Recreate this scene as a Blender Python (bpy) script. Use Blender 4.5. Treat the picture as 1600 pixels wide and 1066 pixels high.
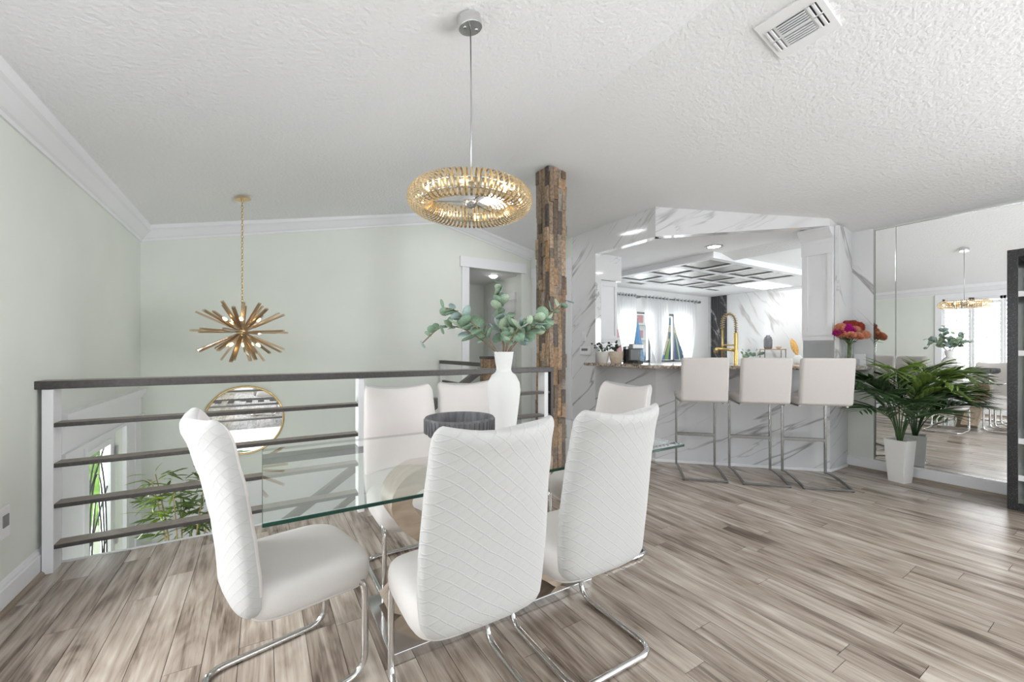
import bpy, bmesh, math, random
from mathutils import Vector, Matrix, Euler
PI = math.pi
random.seed(7)
scene = bpy.context.scene
for o in list(bpy.data.objects):
    bpy.data.objects.remove(o)
C = scene.collection

# ------------------------------------------------------------------ camera, world, lights, exposure
TH = math.radians(31.4)
CAMH = 1.22
cam_d = bpy.data.cameras.new('camera')
cam = bpy.data.objects.new('camera', cam_d)
C.objects.link(cam)
cam.location = (0, 0, CAMH)
cam.rotation_euler = (PI / 2, 0, -TH)
cam_d.sensor_width = 36
cam_d.lens = 36 * 640 / 1600
cam_d.shift_y = 14 / 1600
cam_d.clip_start = 0.02
cam_d.clip_end = 300
scene.camera = cam

world = bpy.data.worlds.new('sky')
scene.world = world
world.use_nodes = True
bg = world.node_tree.nodes['Background']
bg.inputs[0].default_value = (0.86, 0.93, 1.0, 1)
bg.inputs[1].default_value = 1.3

def area_light(name, loc, rot, sx, sy, power, color=(1, 1, 1)):
    d = bpy.data.lights.new(name, 'AREA')
    d.shape = 'RECTANGLE'; d.size = sx; d.size_y = sy
    d.energy = power; d.color = color
    o = bpy.data.objects.new(name, d)
    C.objects.link(o)
    o.location = loc; o.rotation_euler = rot
    return o
# daylight at the visible openings, plus added fill lights
area_light('fill_back_opening', (2.1, -3.34, 1.25), (math.radians(90), 0, 0), 5.6, 2.3, 8, (1, 0.98, 1))  # added fill through the unseen back opening
area_light('fill_ceiling_up', (4.2, -5.3, -0.3), (math.radians(150), 0, math.radians(14)), 4.4, 3.2, 350, (1, 0.972, 0.995))  # added fill aimed upward to brighten the vaulted ceiling
area_light('fill_left_wall', (5.45, -2.05, 1.3), (0, math.radians(90), 0), 1.8, 1.5, 200, (1, 0.978, 1))  # added fill from out of view to brighten the left wall
area_light('daylight_shutter_window', (-1.35, 1.75, 1.4), (0, -PI / 2, 0), 1.7, 1.7, 140, (1, 0.975, 0.99))
area_light('daylight_kitchen_windows', (7.2, 6.12, 1.3), (-PI / 2, 0, 0), 2.6, 1.6, 75, (0.97, 0.99, 1))
area_light('daylight_front_door', (-1.75, 5.15, -0.2), (0, -PI / 2, math.radians(-48)), 1.5, 0.8, 340, (1, 1, 0.98))
area_light('fill_kitchen', (7.1, -0.2, 1.5), (math.radians(90), 0, 0), 2.4, 1.2, 95, (1, 1, 1))  # added fill from out of view to brighten the kitchen

scene.view_settings.view_transform = 'Standard'
scene.view_settings.look = 'None'
scene.view_settings.gamma = 1.0
scene.view_settings.use_curve_mapping = False
scene.view_settings.exposure = 0.19

# ------------------------------------------------------------------ helpers
def setprops(o, label=None, cat=None, group=None, kind=None):
    if label: o['label'] = label
    if cat: o['category'] = cat
    if group: o['group'] = group
    if kind: o['kind'] = kind
    return o

def mesh_of(bm, name, smooth=None):
    bmesh.ops.recalc_face_normals(bm, faces=bm.faces[:])
    me = bpy.data.meshes.new(name)
    bm.to_mesh(me); bm.free()
    if smooth is not None:
        me.shade_smooth()
        if smooth < 179:
            me.set_sharp_from_angle(angle=math.radians(smooth))
    return me

def obj(name, me, mats, parent=None, loc=None, rot=None, scale=None):
    o = bpy.data.objects.new(name, me)
    C.objects.link(o)
    if mats is not None and len(me.materials) == 0:
        for m in (mats if isinstance(mats, (list, tuple)) else [mats]):
            me.materials.append(m)
    if parent: o.parent = parent
    if loc is not None: o.location = loc
    if rot is not None: o.rotation_euler = rot
    if scale is not None: o.scale = scale if isinstance(scale, (tuple, list)) else (scale,) * 3
    return o

def part(name, bm, mats, parent, smooth=None, loc=None, rot=None, label=None):
    o = obj(name, mesh_of(bm, name, smooth), mats, parent, loc, rot)
    if label: o['label'] = label
    return o

def thing(name, label, cat, loc=(0, 0, 0), rz=0, group=None):
    o = bpy.data.objects.new(name, None)
    o.empty_display_size = 0.1
    C.objects.link(o)
    o.location = loc; o.rotation_euler = (0, 0, rz)
    return setprops(o, label, cat, group)

def solid(name, bm, mats, label, cat, smooth=None, group=None, loc=None, rot=None):
    return setprops(obj(name, mesh_of(bm, name, smooth), mats, None, loc, rot), label, cat, group)

def struct(name, bm, mats, label=None, cat=None, smooth=None):
    return setprops(obj(name, mesh_of(bm, name, smooth), mats), label, cat, None, 'structure')

def copy_tree(o, parent=None):
    c = o.copy()
    C.objects.link(c)
    c.parent = parent
    for ch in list(o.children):
        copy_tree(ch, c)
    return c

def B(): return bmesh.new()

def box(bm, x0, x1, y0, y1, z0, z1, mi=0):
    vs = [bm.verts.new(p) for p in ((x0, y0, z0), (x1, y0, z0), (x1, y1, z0), (x0, y1, z0),
                                    (x0, y0, z1), (x1, y0, z1), (x1, y1, z1), (x0, y1, z1))]
    fs = []
    for f in ((3, 2, 1, 0), (4, 5, 6, 7), (0, 1, 5, 4), (1, 2, 6, 5), (2, 3, 7, 6), (3, 0, 4, 7)):
        nf = bm.faces.new([vs[i] for i in f]); nf.material_index = mi; fs.append(nf)
    return vs

def bx(*a):
    bm = B(); box(bm, *a); return bm

def rbox(bm, x0, x1, y0, y1, z0, z1, r, seg=2, mi=0):
    t = B(); box(t, x0, x1, y0, y1, z0, z1, mi)
    bmesh.ops.bevel(t, geom=t.edges[:], offset=r, segments=seg, affect='EDGES', profile=0.5)
    merge(bm, t)

def merge(bm, t):
    me = bpy.data.meshes.new('tmp'); t.to_mesh(me); t.free()
    bm.from_mesh(me); bpy.data.meshes.remove(me)

def rbx(*a, **k):
    bm = B(); rbox(bm, *a, **k); return bm

def fillet(pts, r, n=5, closed=False):
    pts = [Vector(p) for p in pts]
    out = []
    N = len(pts)
    for i, p in enumerate(pts):
        if not closed and i in (0, N - 1):
            out.append(p); continue
        a = pts[i - 1]; b = pts[(i + 1) % N]
        da = (a - p); db = (b - p)
        rr = min(r, da.length * .48, db.length * .48)
        s = p + da.normalized() * rr; e = p + db.normalized() * rr
        for k in range(n + 1):
            t = k / n
            out.append(s * (1 - t) ** 2 + p * 2 * t * (1 - t) + e * t * t)
    return out

def tube(bm, pts, r, n=8, closed=False, mi=0, flat=None):
    """tube along a polyline; r number or list; flat=(w,h) for a rectangular section"""
    pts = [Vector(p) for p in pts]
    N = len(pts)
    rings = []
    up = None
    for i, p in enumerate(pts):
        a = pts[i - 1] if (i > 0 or closed) else p
        b = pts[(i + 1) % N] if (i < N - 1 or closed) else p
        t = (b - a)
        if t.length < 1e-9: t = Vector((0, 0, 1))
        t.normalize()
        if up is None:
            ref = Vector((0, 0, 1)) if abs(t.z) < .95 else Vector((1, 0, 0))
            up = (ref - t * ref.dot(t)).normalized()
        else:
            up = (up - t * up.dot(t))
            if up.length < 1e-6: up = t.orthogonal()
            up.normalize()
        sd = t.cross(up)
        rr = r[i] if isinstance(r, (list, tuple)) else r
        ring = []
        if flat:
            w, h = flat
            for sx, sy in ((-1, -1), (1, -1), (1, 1), (-1, 1)):
                ring.append(bm.verts.new(p + sd * (sx * w / 2) + up * (sy * h / 2)))
        else:
            for k in range(n):
                a_ = 2 * PI * k / n
                ring.append(bm.verts.new(p + sd * (math.cos(a_) * rr) + up * (math.sin(a_) * rr)))
        rings.append(ring)
    m = len(rings[0])
    for i in range(N if closed else N - 1):
        A = rings[i]; D = rings[(i + 1) % N]
        for k in range(m):
            f = bm.faces.new((A[k], A[(k + 1) % m], D[(k + 1) % m], D[k])); f.material_index = mi
    if not closed:
        bm.faces.new(rings[0]).material_index = mi
        bm.faces.new(rings[-1][::-1]).material_index = mi
    return bm

def tb(pts, r, **k):
    return tube(B(), pts, r, **k)

def lathe(bm, prof, n=24, c=(0, 0, 0), mi=0):
    rings = []
    for (r, z) in prof:
        if r < 1e-6:
            rings.append([bm.verts.new((c[0], c[1], c[2] + z))])
        else:
            rings.append([bm.verts.new((c[0] + r * math.cos(2 * PI * k / n), c[1] + r * math.sin(2 * PI * k / n), c[2] + z)) for k in range(n)])
    for A, D in zip(rings, rings[1:]):
        for k in range(n):
            k2 = (k + 1) % n
            if len(A) == 1 and len(D) == 1: continue
            if len(A) == 1: f = bm.faces.new((A[0], D[k2], D[k]))
            elif len(D) == 1: f = bm.faces.new((A[k], A[k2], D[0]))
            else: f = bm.faces.new((A[k], A[k2], D[k2], D[k]))
            f.material_index = mi
    return bm

def lth(prof, n=24, **k): return lathe(B(), prof, n, **k)

def prism(bm, poly, a0, a1, axis='z', mi=0):
    def P(u, v, a):
        return {'z': (u, v, a), 'y': (u, a, v), 'x': (a, u, v)}[axis]
    lo = [bm.verts.new(P(u, v, a0)) for u, v in poly]
    hi = [bm.verts.new(P(u, v, a1)) for u, v in poly]
    n = len(poly)
    bm.faces.new(lo).material_index = mi
    bm.faces.new(hi[::-1]).material_index = mi
    for i in range(n):
        bm.faces.new((lo[i], lo[(i + 1) % n], hi[(i + 1) % n], hi[i])).material_index = mi
    return bm

def prs(*a, **k): return prism(B(), *a, **k)

def sweep(bm, p0, p1, prof, nrm, mi=0):
    """straight moulding from p0 to p1; prof in (out along nrm, up z)"""
    p0 = Vector(p0); p1 = Vector(p1); nrm = Vector(nrm)
    A = [bm.verts.new(p0 + nrm * a + Vector((0, 0, b))) for a, b in prof]
    D = [bm.verts.new(p1 + nrm * a + Vector((0, 0, b))) for a, b in prof]
    n = len(prof)
    for i in range(n):
        bm.faces.new((A[i], A[(i + 1) % n], D[(i + 1) % n], D[i])).material_index = mi
    bm.faces.new(A); bm.faces.new(D[::-1])
    return bm

def wall_rects(bm, axis, a0, a1, u0, u1, v0, v1, holes=()):
    us = sorted({u0, u1, *[h[0] for h in holes], *[h[1] for h in holes]})
    vs = sorted({v0, v1, *[h[2] for h in holes], *[h[3] for h in holes]})
    for ua, ub in zip(us, us[1:]):
        for va, vb in zip(vs, vs[1:]):
            cu, cv = (ua + ub) / 2, (va + vb) / 2
            if any(h[0] < cu < h[1] and h[2] < cv < h[3] for h in holes): continue
            if axis == 'x': box(bm, a0, a1, ua, ub, va, vb)
            else: box(bm, ua, ub, a0, a1, va, vb)
    return bm

# ------------------------------------------------------------------ materials
MAT = {}
def nmat(name):
    m = bpy.data.materials.new(name); m.use_nodes = True
    nt = m.node_tree
    p = nt.nodes['Principled BSDF']
    MAT[name] = m
    return m, nt, p

def pm(name, col, rough=.5, metal=0, spec=.5, emit=None, es=0, noise=0, nscale=30, bump=0, bscale=80, sheen=0):
    m, nt, p = nmat(name)
    p.inputs['Base Color'].default_value = (*col, 1)
    p.inputs['Roughness'].default_value = rough
    p.inputs['Metallic'].default_value = metal
    p.inputs['Specular IOR Level'].default_value = spec
    if sheen: p.inputs['Sheen Weight'].default_value = sheen
    if emit:
        p.inputs['Emission Color'].default_value = (*emit, 1)
        p.inputs['Emission Strength'].default_value = es
    tc = None
    if noise or bump:
        tc = nt.nodes.new('ShaderNodeTexCoord')
    if noise:
        nz = nt.nodes.new('ShaderNodeTexNoise'); nz.inputs['Scale'].default_value = nscale; nz.inputs['Detail'].default_value = 4
        nt.links.new(tc.outputs['Object'], nz.inputs['Vector'])
        rp = nt.nodes.new('ShaderNodeValToRGB')
        rp.color_ramp.elements[0].position = .3; rp.color_ramp.elements[1].position = .7
        rp.color_ramp.elements[0].color = (*[max(0, c * (1 - noise)) for c in col], 1)
        rp.color_ramp.elements[1].color = (*[min(1, c * (1 + noise)) for c in col], 1)
        nt.links.new(nz.outputs['Fac'], rp.inputs['Fac'])
        nt.links.new(rp.outputs['Color'], p.inputs['Base Color'])
    if bump:
        nb = nt.nodes.new('ShaderNodeTexNoise'); nb.inputs['Scale'].default_value = bscale; nb.inputs['Detail'].default_value = 3
        nt.links.new(tc.outputs['Object'], nb.inputs['Vector'])
        bn = nt.nodes.new('ShaderNodeBump'); bn.inputs['Strength'].default_value = bump; bn.inputs['Distance'].default_value = .01
        nt.links.new(nb.outputs['Fac'], bn.inputs['Height'])
        nt.links.new(bn.outputs['Normal'], p.inputs['Normal'])
    return m

def math_node(nt, op, a, b=None, c=None, clamp=False):
    n = nt.nodes.new('ShaderNodeMath'); n.operation = op; n.use_clamp = clamp
    for i, v in enumerate((a, b, c)):
        if v is None: continue
        if isinstance(v, (int, float)): n.inputs[i].default_value = v
        else: nt.links.new(v, n.inputs[i])
    return n.outputs[0]

pm('wall_green', (.77, .80, .745), .75, spec=.2, noise=.015, nscale=3)
pm('ceiling_white', (.89, .89, .895), .9, spec=.1, bump=.65, bscale=42)
pm('trim_white', (.84, .84, .86), .4, spec=.35)
pm('white_paint', (.88, .88, .885), .6, spec=.25)
pm('stair_white', (.8, .8, .81), .6)
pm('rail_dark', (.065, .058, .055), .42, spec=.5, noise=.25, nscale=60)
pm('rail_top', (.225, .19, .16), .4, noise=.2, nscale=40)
pm('chrome', (.70, .70, .70), .12, metal=1)
pm('steel', (.52, .52, .52), .28, metal=1)
pm('stool_steel', (.30, .29, .28), .25, metal=1)
pm('steel_dark', (.20, .20, .205), .35, metal=.8)
pm('gold', (.80, .60, .24), .22, metal=1)
pm('pale_gold', (.80, .61, .34), .25, metal=1)
pm('bronze', (.50, .40, .29), .4, metal=.6)
pm('brass', (.72, .52, .26), .25, metal=1)
pm('black', (.02, .02, .022), .4)
pm('black_gap', (.03, .03, .03), .8)
pm('mirror', (.93, .94, .935), 0.0, metal=1)
pm('planter_white', (.86, .85, .83), .15, spec=.6)
pm('ceramic_white', (.72, .715, .70), .75, spec=.2, bump=.12, bscale=160)
pm('pot_white', (.82, .79, .75), .5)
pm('pot_sand', (.70, .58, .45), .6, noise=.1, nscale=40)
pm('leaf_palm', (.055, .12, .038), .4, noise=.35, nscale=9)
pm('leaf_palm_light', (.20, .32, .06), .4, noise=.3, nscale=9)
pm('leaf_euc', (.21, .32, .22), .6, noise=.25, nscale=12)
pm('leaf_euc_pale', (.38, .48, .34), .6, noise=.25, nscale=12)
pm('leaf_euc_blue', (.30, .40, .38), .6, noise=.2, nscale=12)
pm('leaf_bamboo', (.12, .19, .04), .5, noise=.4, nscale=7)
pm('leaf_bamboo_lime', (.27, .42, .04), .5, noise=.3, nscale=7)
pm('leaf_dark', (.035, .055, .028), .45, noise=.3, nscale=15)
pm('stem_brown', (.22, .15, .085), .7, noise=.2, nscale=40)
pm('cane', (.42, .31, .15), .6, noise=.25, nscale=30)
pm('petal_peach', (.86, .40, .25), .7, noise=.2, nscale=50)
pm('petal_pink', (.62, .02, .32), .7, noise=.2, nscale=50)
pm('petal_red', (.42, .07, .045), .7, noise=.3, nscale=50)
pm('stool_fabric', (.62, .58, .555), .9, spec=.15, noise=.04, nscale=250, bump=.1, bscale=400, sheen=.2)
pm('bulb_warm', (1, .8, .5), .5, emit=(1, .72, .36), es=7)
pm('light_panel', (1, 1, 1), .5, emit=(1, 1, 1), es=5)
pm('can_light', (1, 1, 1), .5, emit=(1, .97, .92), es=30)
pm('grey_plastic', (.24, .24, .25), .5)
pm('lcd', (.16, .19, .18), .3)
pm('card_print', (.35, .35, .37), .7)
pm('building_white', (.78, .77, .75), .8)
pm('building_cream', (.72, .60, .42), .8)
pm('building_pink', (.60, .28, .28), .8)
pm('window_teal', (.05, .14, .2), .2)
pm('umbrella_blue', (.06, .17, .32), .7)
pm('umbrella_navy', (.02, .055, .13), .7)
pm('umbrella_lime', (.30, .40, .14), .7)
pm('ground', (.35, .36, .30), .9)
pm('hedge', (.16, .30, .05), .8, noise=.5, nscale=6)
pm('hedge_yellow', (.60, .50, .08), .8, noise=.4, nscale=6)
pm('bark', (.16, .10, .06), .9, noise=.3, nscale=10)
pm('coffer_panel', (.62, .62, .60), .25, metal=.35, spec=.5)
pm('coffer_edge', (.07, .065, .06), .5)
pm('pampas', (.72, .42, .14), .9, noise=.25, nscale=40)
pm('vase_grey', (.17, .17, .185), .4, noise=.2, nscale=30)
pm('shelf_wood', (.50, .32, .19), .6)
pm('fridge', (.16, .16, .165), .35, metal=.6)
pm('lead', (.06, .06, .06), .45, metal=.5)
pm('brown_mill', (.42, .24, .18), .5)
pm('grout', (.05, .04, .033), .8)
pm('kitchen_bounce_floor', (.74, .73, .71), .3)  # unseen kitchen floor, made pale to bounce light onto the ceiling
pm('foyer_tile', (.45, .43, .41), .5, noise=.1, nscale=4)

def glass_thin(name, tint, refl=1.0, edge=False):
    m = bpy.data.materials.new(name); m.use_nodes = True; MAT[name] = m
    nt = m.node_tree
    nt.nodes.remove(nt.nodes['Principled BSDF'])
    out = nt.nodes['Material Output']
    tr = nt.nodes.new('ShaderNodeBsdfTransparent'); tr.inputs[0].default_value = (*tint, 1)
    gl = nt.nodes.new('ShaderNodeBsdfGlossy'); gl.inputs['Roughness'].default_value = .0
    gl.inputs['Color'].default_value = (1, 1, 1, 1)
    fr = nt.nodes.new('ShaderNodeFresnel'); fr.inputs['IOR'].default_value = 1.5
    geo = nt.nodes.new('ShaderNodeNewGeometry')
    front = math_node(nt, 'SUBTRACT', 1, geo.outputs['Backfacing'])
    f = math_node(nt, 'MULTIPLY', math_node(nt, 'MULTIPLY', fr.outputs[0], refl), front, clamp=True)
    mx = nt.nodes.new('ShaderNodeMixShader')
    nt.links.new(f, mx.inputs[0]); nt.links.new(tr.outputs[0], mx.inputs[1]); nt.links.new(gl.outputs[0], mx.inputs[2])
    nt.links.new(mx.outputs[0], out.inputs[0])
    return m
glass_thin('glass_top', (.965, .985, .975), 2.0)
glass_thin('glass_clear', (.97, .98, .975), 1.0)
glass_thin('glass_window', (.95, .97, .97), .6)
glass_thin('glass_smoke', (.86, .78, .68), 1.3)
glass_thin('acrylic', (.88, .90, .90), 1.2)
pm('glass_edge', (.012, .05, .036), .15, spec=.4)

def sheer():
    m = bpy.data.materials.new('sheer'); m.use_nodes = True; MAT['sheer'] = m
    nt = m.node_tree; nt.nodes.remove(nt.nodes['Principled BSDF'])
    out = nt.nodes['Material Output']
    tr = nt.nodes.new('ShaderNodeBsdfTransparent')
    tl = nt.nodes.new('ShaderNodeBsdfTranslucent'); tl.inputs[0].default_value = (.93, .93, .94, 1)
    df = nt.nodes.new('ShaderNodeBsdfDiffuse'); df.inputs[0].default_value = (.93, .93, .94, 1)
    a = nt.nodes.new('ShaderNodeMixShader'); a.inputs[0].default_value = .5
    nt.links.new(tl.outputs[0], a.inputs[1]); nt.links.new(df.outputs[0], a.inputs[2])
    b = nt.nodes.new('ShaderNodeMixShader'); b.inputs[0].default_value = .82
    nt.links.new(tr.outputs[0], b.inputs[1]); nt.links.new(a.outputs[0], b.inputs[2])
    nt.links.new(b.outputs[0], out.inputs[0])
sheer()

def plank_mat():
    m, nt, p = nmat('plank')
    tc = nt.nodes.new('ShaderNodeTexCoord'); oi = nt.nodes.new('ShaderNodeObjectInfo')
    off = nt.nodes.new('ShaderNodeVectorMath'); off.operation = 'MULTIPLY_ADD'
    cb = nt.nodes.new('ShaderNodeCombineXYZ')
    for i in range(3): nt.links.new(oi.outputs['Random'], cb.inputs[i])
    nt.links.new(cb.outputs[0], off.inputs[0]); off.inputs[1].default_value = (37, 91, 13)
    nt.links.new(tc.outputs['Object'], off.inputs[2])
    def nz(scale, sv, det, dist):
        mp = nt.nodes.new('ShaderNodeMapping'); mp.inputs['Scale'].default_value = sv
        nt.links.new(off.outputs[0], mp.inputs[0])
        n = nt.nodes.new('ShaderNodeTexNoise'); n.inputs['Scale'].default_value = scale
        n.inputs['Detail'].default_value = det; n.inputs['Distortion'].default_value = dist
        nt.links.new(mp.outputs[0], n.inputs['Vector'])
        return n.outputs['Fac']
    big = nz(3.4, (2.2, .5, 1), 3, 1.3)
    mid = nz(11, (1.9, .14, 1), 5, 1.3)
    fine = nz(60, (2.2, .10, 1), 3, .4)
    v = math_node(nt, 'ADD', math_node(nt, 'MULTIPLY', big, .62), math_node(nt, 'MULTIPLY', mid, .62))
    v = math_node(nt, 'ADD', v, math_node(nt, 'MULTIPLY', fine, .20))
    rnd = math_node(nt, 'MULTIPLY', math_node(nt, 'SUBTRACT', oi.outputs['Random'], .5), .12)
    v = math_node(nt, 'ADD', v, rnd)
    rp = nt.nodes.new('ShaderNodeValToRGB')
    els = rp.color_ramp.elements
    els[0].position = .49; els[0].color = (.105, .078, .06, 1)
    els[1].position = .95; els[1].color = (.62, .56, .49, 1)
    for pos, col in ((.58, (.215, .168, .133, 1)), (.68, (.345, .282, .232, 1)), (.80, (.46, .392, .33, 1))):
        e = els.new(pos); e.color = col
    nt.links.new(v, rp.inputs['Fac'])
    nt.links.new(rp.outputs['Color'], p.inputs['Base Color'])
    p.inputs['Roughness'].default_value = .27
    p.inputs['Specular IOR Level'].default_value = .5
    bn = nt.nodes.new('ShaderNodeBump'); bn.inputs['Strength'].default_value = .12; bn.inputs['Distance'].default_value = .004
    nt.links.new(mid, bn.inputs['Height']); nt.links.new(bn.outputs['Normal'], p.inputs['Normal'])
plank_mat()

def wood_mat(name, c0, c1, sv=(2, 2, 9), rough=.45):
    m, nt, p = nmat(name)
    tc = nt.nodes.new('ShaderNodeTexCoord'); mp = nt.nodes.new('ShaderNodeMapping'); mp.inputs['Scale'].default_value = sv
    nt.links.new(tc.outputs['Object'], mp.inputs[0])
    n = nt.nodes.new('ShaderNodeTexNoise'); n.inputs['Scale'].default_value = 5; n.inputs['Detail'].default_value = 4; n.inputs['Distortion'].default_value = .7
    nt.links.new(mp.outputs[0], n.inputs['Vector'])
    rp = nt.nodes.new('ShaderNodeValToRGB'); e = rp.color_ramp.elements
    e[0].position = .32; e[0].color = (*c0, 1); e[1].position = .68; e[1].color = (*c1, 1)
    nt.links.new(n.outputs['Fac'], rp.inputs['Fac']); nt.links.new(rp.outputs['Color'], p.inputs['Base Color'])
    p.inputs['Roughness'].default_value = rough
wood_mat('table_wood', (.36, .27, .195), (.52, .41, .315), (1.2, 14, 5))
wood_mat('bowl_wood', (.075, .075, .08), (.17, .17, .18), (9, 9, 1.2), .7)
wood_mat('shoe_wood', (.25, .19, .14), (.40, .32, .25), (3, .6, 3), .4)

def strip_mat():
    m, nt, p = nmat('stone_strip')
    tc = nt.nodes.new('ShaderNodeTexCoord'); oi = nt.nodes.new('ShaderNodeObjectInfo')
    rp = nt.nodes.new('ShaderNodeValToRGB'); e = rp.color_ramp.elements
    e[0].position = 0; e[0].color = (.16, .095, .055, 1); e[1].position = 1; e[1].color = (.085, .062, .045, 1)
    for pos, col in ((.12, (.36, .25, .16)), (.25, (.085, .075, .068)), (.38, (.47, .34, .225)), (.5, (.17, .10, .06)), (.6, (.26, .235, .205)), (.7, (.40, .24, .12)), (.8, (.065, .058, .055)), (.9, (.30, .22, .15))):
        x = e.new(pos); x.color = (*col, 1)
    nt.links.new(oi.outputs['Random'], rp.inputs['Fac'])
    cb = nt.nodes.new('ShaderNodeCombineXYZ')
    for i in range(3): nt.links.new(oi.outputs['Random'], cb.inputs[i])
    off = nt.nodes.new('ShaderNodeVectorMath'); off.operation = 'MULTIPLY_ADD'
    nt.links.new(cb.outputs[0], off.inputs[0]); off.inputs[1].default_value = (31, 17, 53); nt.links.new(tc.outputs['Object'], off.inputs[2])
    n = nt.nodes.new('ShaderNodeTexNoise'); n.inputs['Scale'].default_value = 38; n.inputs['Detail'].default_value = 5
    nt.links.new(off.outputs[0], n.inputs['Vector'])
    mx = nt.nodes.new('ShaderNodeMix'); mx.data_type = 'RGBA'; mx.blend_type = 'MULTIPLY'; mx.inputs[0].default_value = 1
    r2 = nt.nodes.new('ShaderNodeValToRGB'); r2.color_ramp.elements[0].position = .3; r2.color_ramp.elements[1].position = .75
    r2.color_ramp.elements[0].color = (.55, .55, .58, 1); r2.color_ramp.elements[1].color = (1.55, 1.5, 1.4, 1)
    nt.links.new(n.outputs['Fac'], r2.inputs['Fac'])
    nt.links.new(rp.outputs['Color'], mx.inputs[6]); nt.links.new(r2.outputs['Color'], mx.inputs[7])
    nt.links.new(mx.outputs[2], p.inputs['Base Color'])
    p.inputs['Roughness'].default_value = .6
    bn = nt.nodes.new('ShaderNodeBump'); bn.inputs['Strength'].default_value = .5; bn.inputs['Distance'].default_value = .01
    nt.links.new(n.outputs['Fac'], bn.inputs['Height']); nt.links.new(bn.outputs['Normal'], p.inputs['Normal'])
strip_mat()

def marble(name, base, vein, d, scale=1.0, rough=.08, width=.013, stretch=.11, strength=.78):
    """white slab with long broken veins running along direction d"""
    m, nt, p = nmat(name)
    tc = nt.nodes.new('ShaderNodeTexCoord')
    D = Vector(d).normalized(); A = D.orthogonal().normalized(); E = D.cross(A)
    wn = nt.nodes.new('ShaderNodeTexNoise'); wn.inputs['Scale'].default_value = 1.1; wn.inputs['Detail'].default_value = 2
    nt.links.new(tc.outputs['Object'], wn.inputs['Vector'])
    wsub = nt.nodes.new('ShaderNodeVectorMath'); wsub.operation = 'MULTIPLY_ADD'
    nt.links.new(wn.outputs['Color'], wsub.inputs[0]); wsub.inputs[1].default_value = (.16, .16, .16)
    nt.links.new(tc.outputs['Object'], wsub.inputs[2])
    cb = nt.nodes.new('ShaderNodeCombineXYZ')
    for i, (ax, k) in enumerate(((A, 1.0), (E, 1.0), (D, stretch))):
        dn = nt.nodes.new('ShaderNodeVectorMath'); dn.operation = 'DOT_PRODUCT'
        nt.links.new(wsub.outputs[0], dn.inputs[0]); dn.inputs[1].default_value = ax * (k * scale)
        nt.links.new(dn.outputs['Value'], cb.inputs[i])
    def ridge(sc, w, det, st, mask_sc, mlo, mhi, off):
        ad = nt.nodes.new('ShaderNodeVectorMath'); ad.operation = 'ADD'; ad.inputs[1].default_value = (off, off * 2.3, off)
        nt.links.new(cb.outputs[0], ad.inputs[0])
        n = nt.nodes.new('ShaderNodeTexNoise'); n.inputs['Scale'].default_value = sc; n.inputs['Detail'].default_value = det
        n.inputs['Roughness'].default_value = .5
        nt.links.new(ad.outputs[0], n.inputs['Vector'])
        dd = math_node(nt, 'ABSOLUTE', math_node(nt, 'SUBTRACT', n.outputs['Fac'], .5))
        line = math_node(nt, 'SUBTRACT', 1, math_node(nt, 'DIVIDE', dd, w), clamp=True)
        mk = nt.nodes.new('ShaderNodeTexNoise'); mk.inputs['Scale'].default_value = mask_sc; mk.inputs['Detail'].default_value = 2
        nt.links.new(tc.outputs['Object'], mk.inputs['Vector'])
        mr = nt.nodes.new('ShaderNodeMapRange'); mr.inputs[1].default_value = mlo; mr.inputs[2].default_value = mhi
        nt.links.new(mk.outputs['Fac'], mr.inputs[0])
        return math_node(nt, 'MULTIPLY', math_node(nt, 'MULTIPLY', line, mr.outputs[0]), st)
    a = ridge(1.9, width, 5, strength, 1.5, .36, .50, 0)
    b = ridge(3.0, width * .8, 5, strength * .6, 2.0, .45, .58, 7.3)
    c = ridge(1.3, .06, 4, .13, 1.2, .45, .70, 3.1)
    sm = math_node(nt, 'ADD', math_node(nt, 'MAXIMUM', a, b), c, clamp=True)
    mx = nt.nodes.new('ShaderNodeMix'); mx.data_type = 'RGBA'
    nt.links.new(sm, mx.inputs[0]); mx.inputs[6].default_value = (*base, 1); mx.inputs[7].default_value = (*vein, 1)
    nt.links.new(mx.outputs[2], p.inputs['Base Color'])
    p.inputs['Roughness'].default_value = rough
    p.inputs['Specular IOR Level'].default_value = .5
    return m
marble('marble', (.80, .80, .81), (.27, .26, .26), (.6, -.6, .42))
marble('marble_x', (.80, .80, .81), (.27, .26, .26), (0, -.72, .62))
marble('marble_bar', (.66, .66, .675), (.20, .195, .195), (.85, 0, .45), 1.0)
marble('marble_return', (.80, .80, .81), (.27, .26, .26), (.55, 0, -.8), 1.0)
marble('marble_strip', (.80, .80, .81), (.27, .26, .26), (0, -.55, -.8), 1.0)
marble('marble_far', (.84, .84, .84), (.44, .41, .39), (.0, -.5, -.85), .8, width=.02)
marble('marble_black', (.07, .07, .075), (.62, .60, .58), (.0, -.45, -.8), 2.2, .2, .02, .2)

def granite():
    m, nt, p = nmat('granite')
    tc = nt.nodes.new('ShaderNodeTexCoord')
    n = nt.nodes.new('ShaderNodeTexNoise'); n.inputs['Scale'].default_value = 45; n.inputs['Detail'].default_value = 5
    nt.links.new(tc.outputs['Object'], n.inputs['Vector'])
    rp = nt.nodes.new('ShaderNodeValToRGB'); e = rp.color_ramp.elements
    e[0].position = .35; e[0].color = (.13, .10, .085, 1); e[1].position = .65; e[1].color = (.62, .54, .46, 1)
    x = e.new(.5); x.color = (.44, .35, .28, 1)
    nt.links.new(n.outputs['Fac'], rp.inputs['Fac']); nt.links.new(rp.outputs['Color'], p.inputs['Base Color'])
    p.inputs['Roughness'].default_value = .12
granite()

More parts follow.
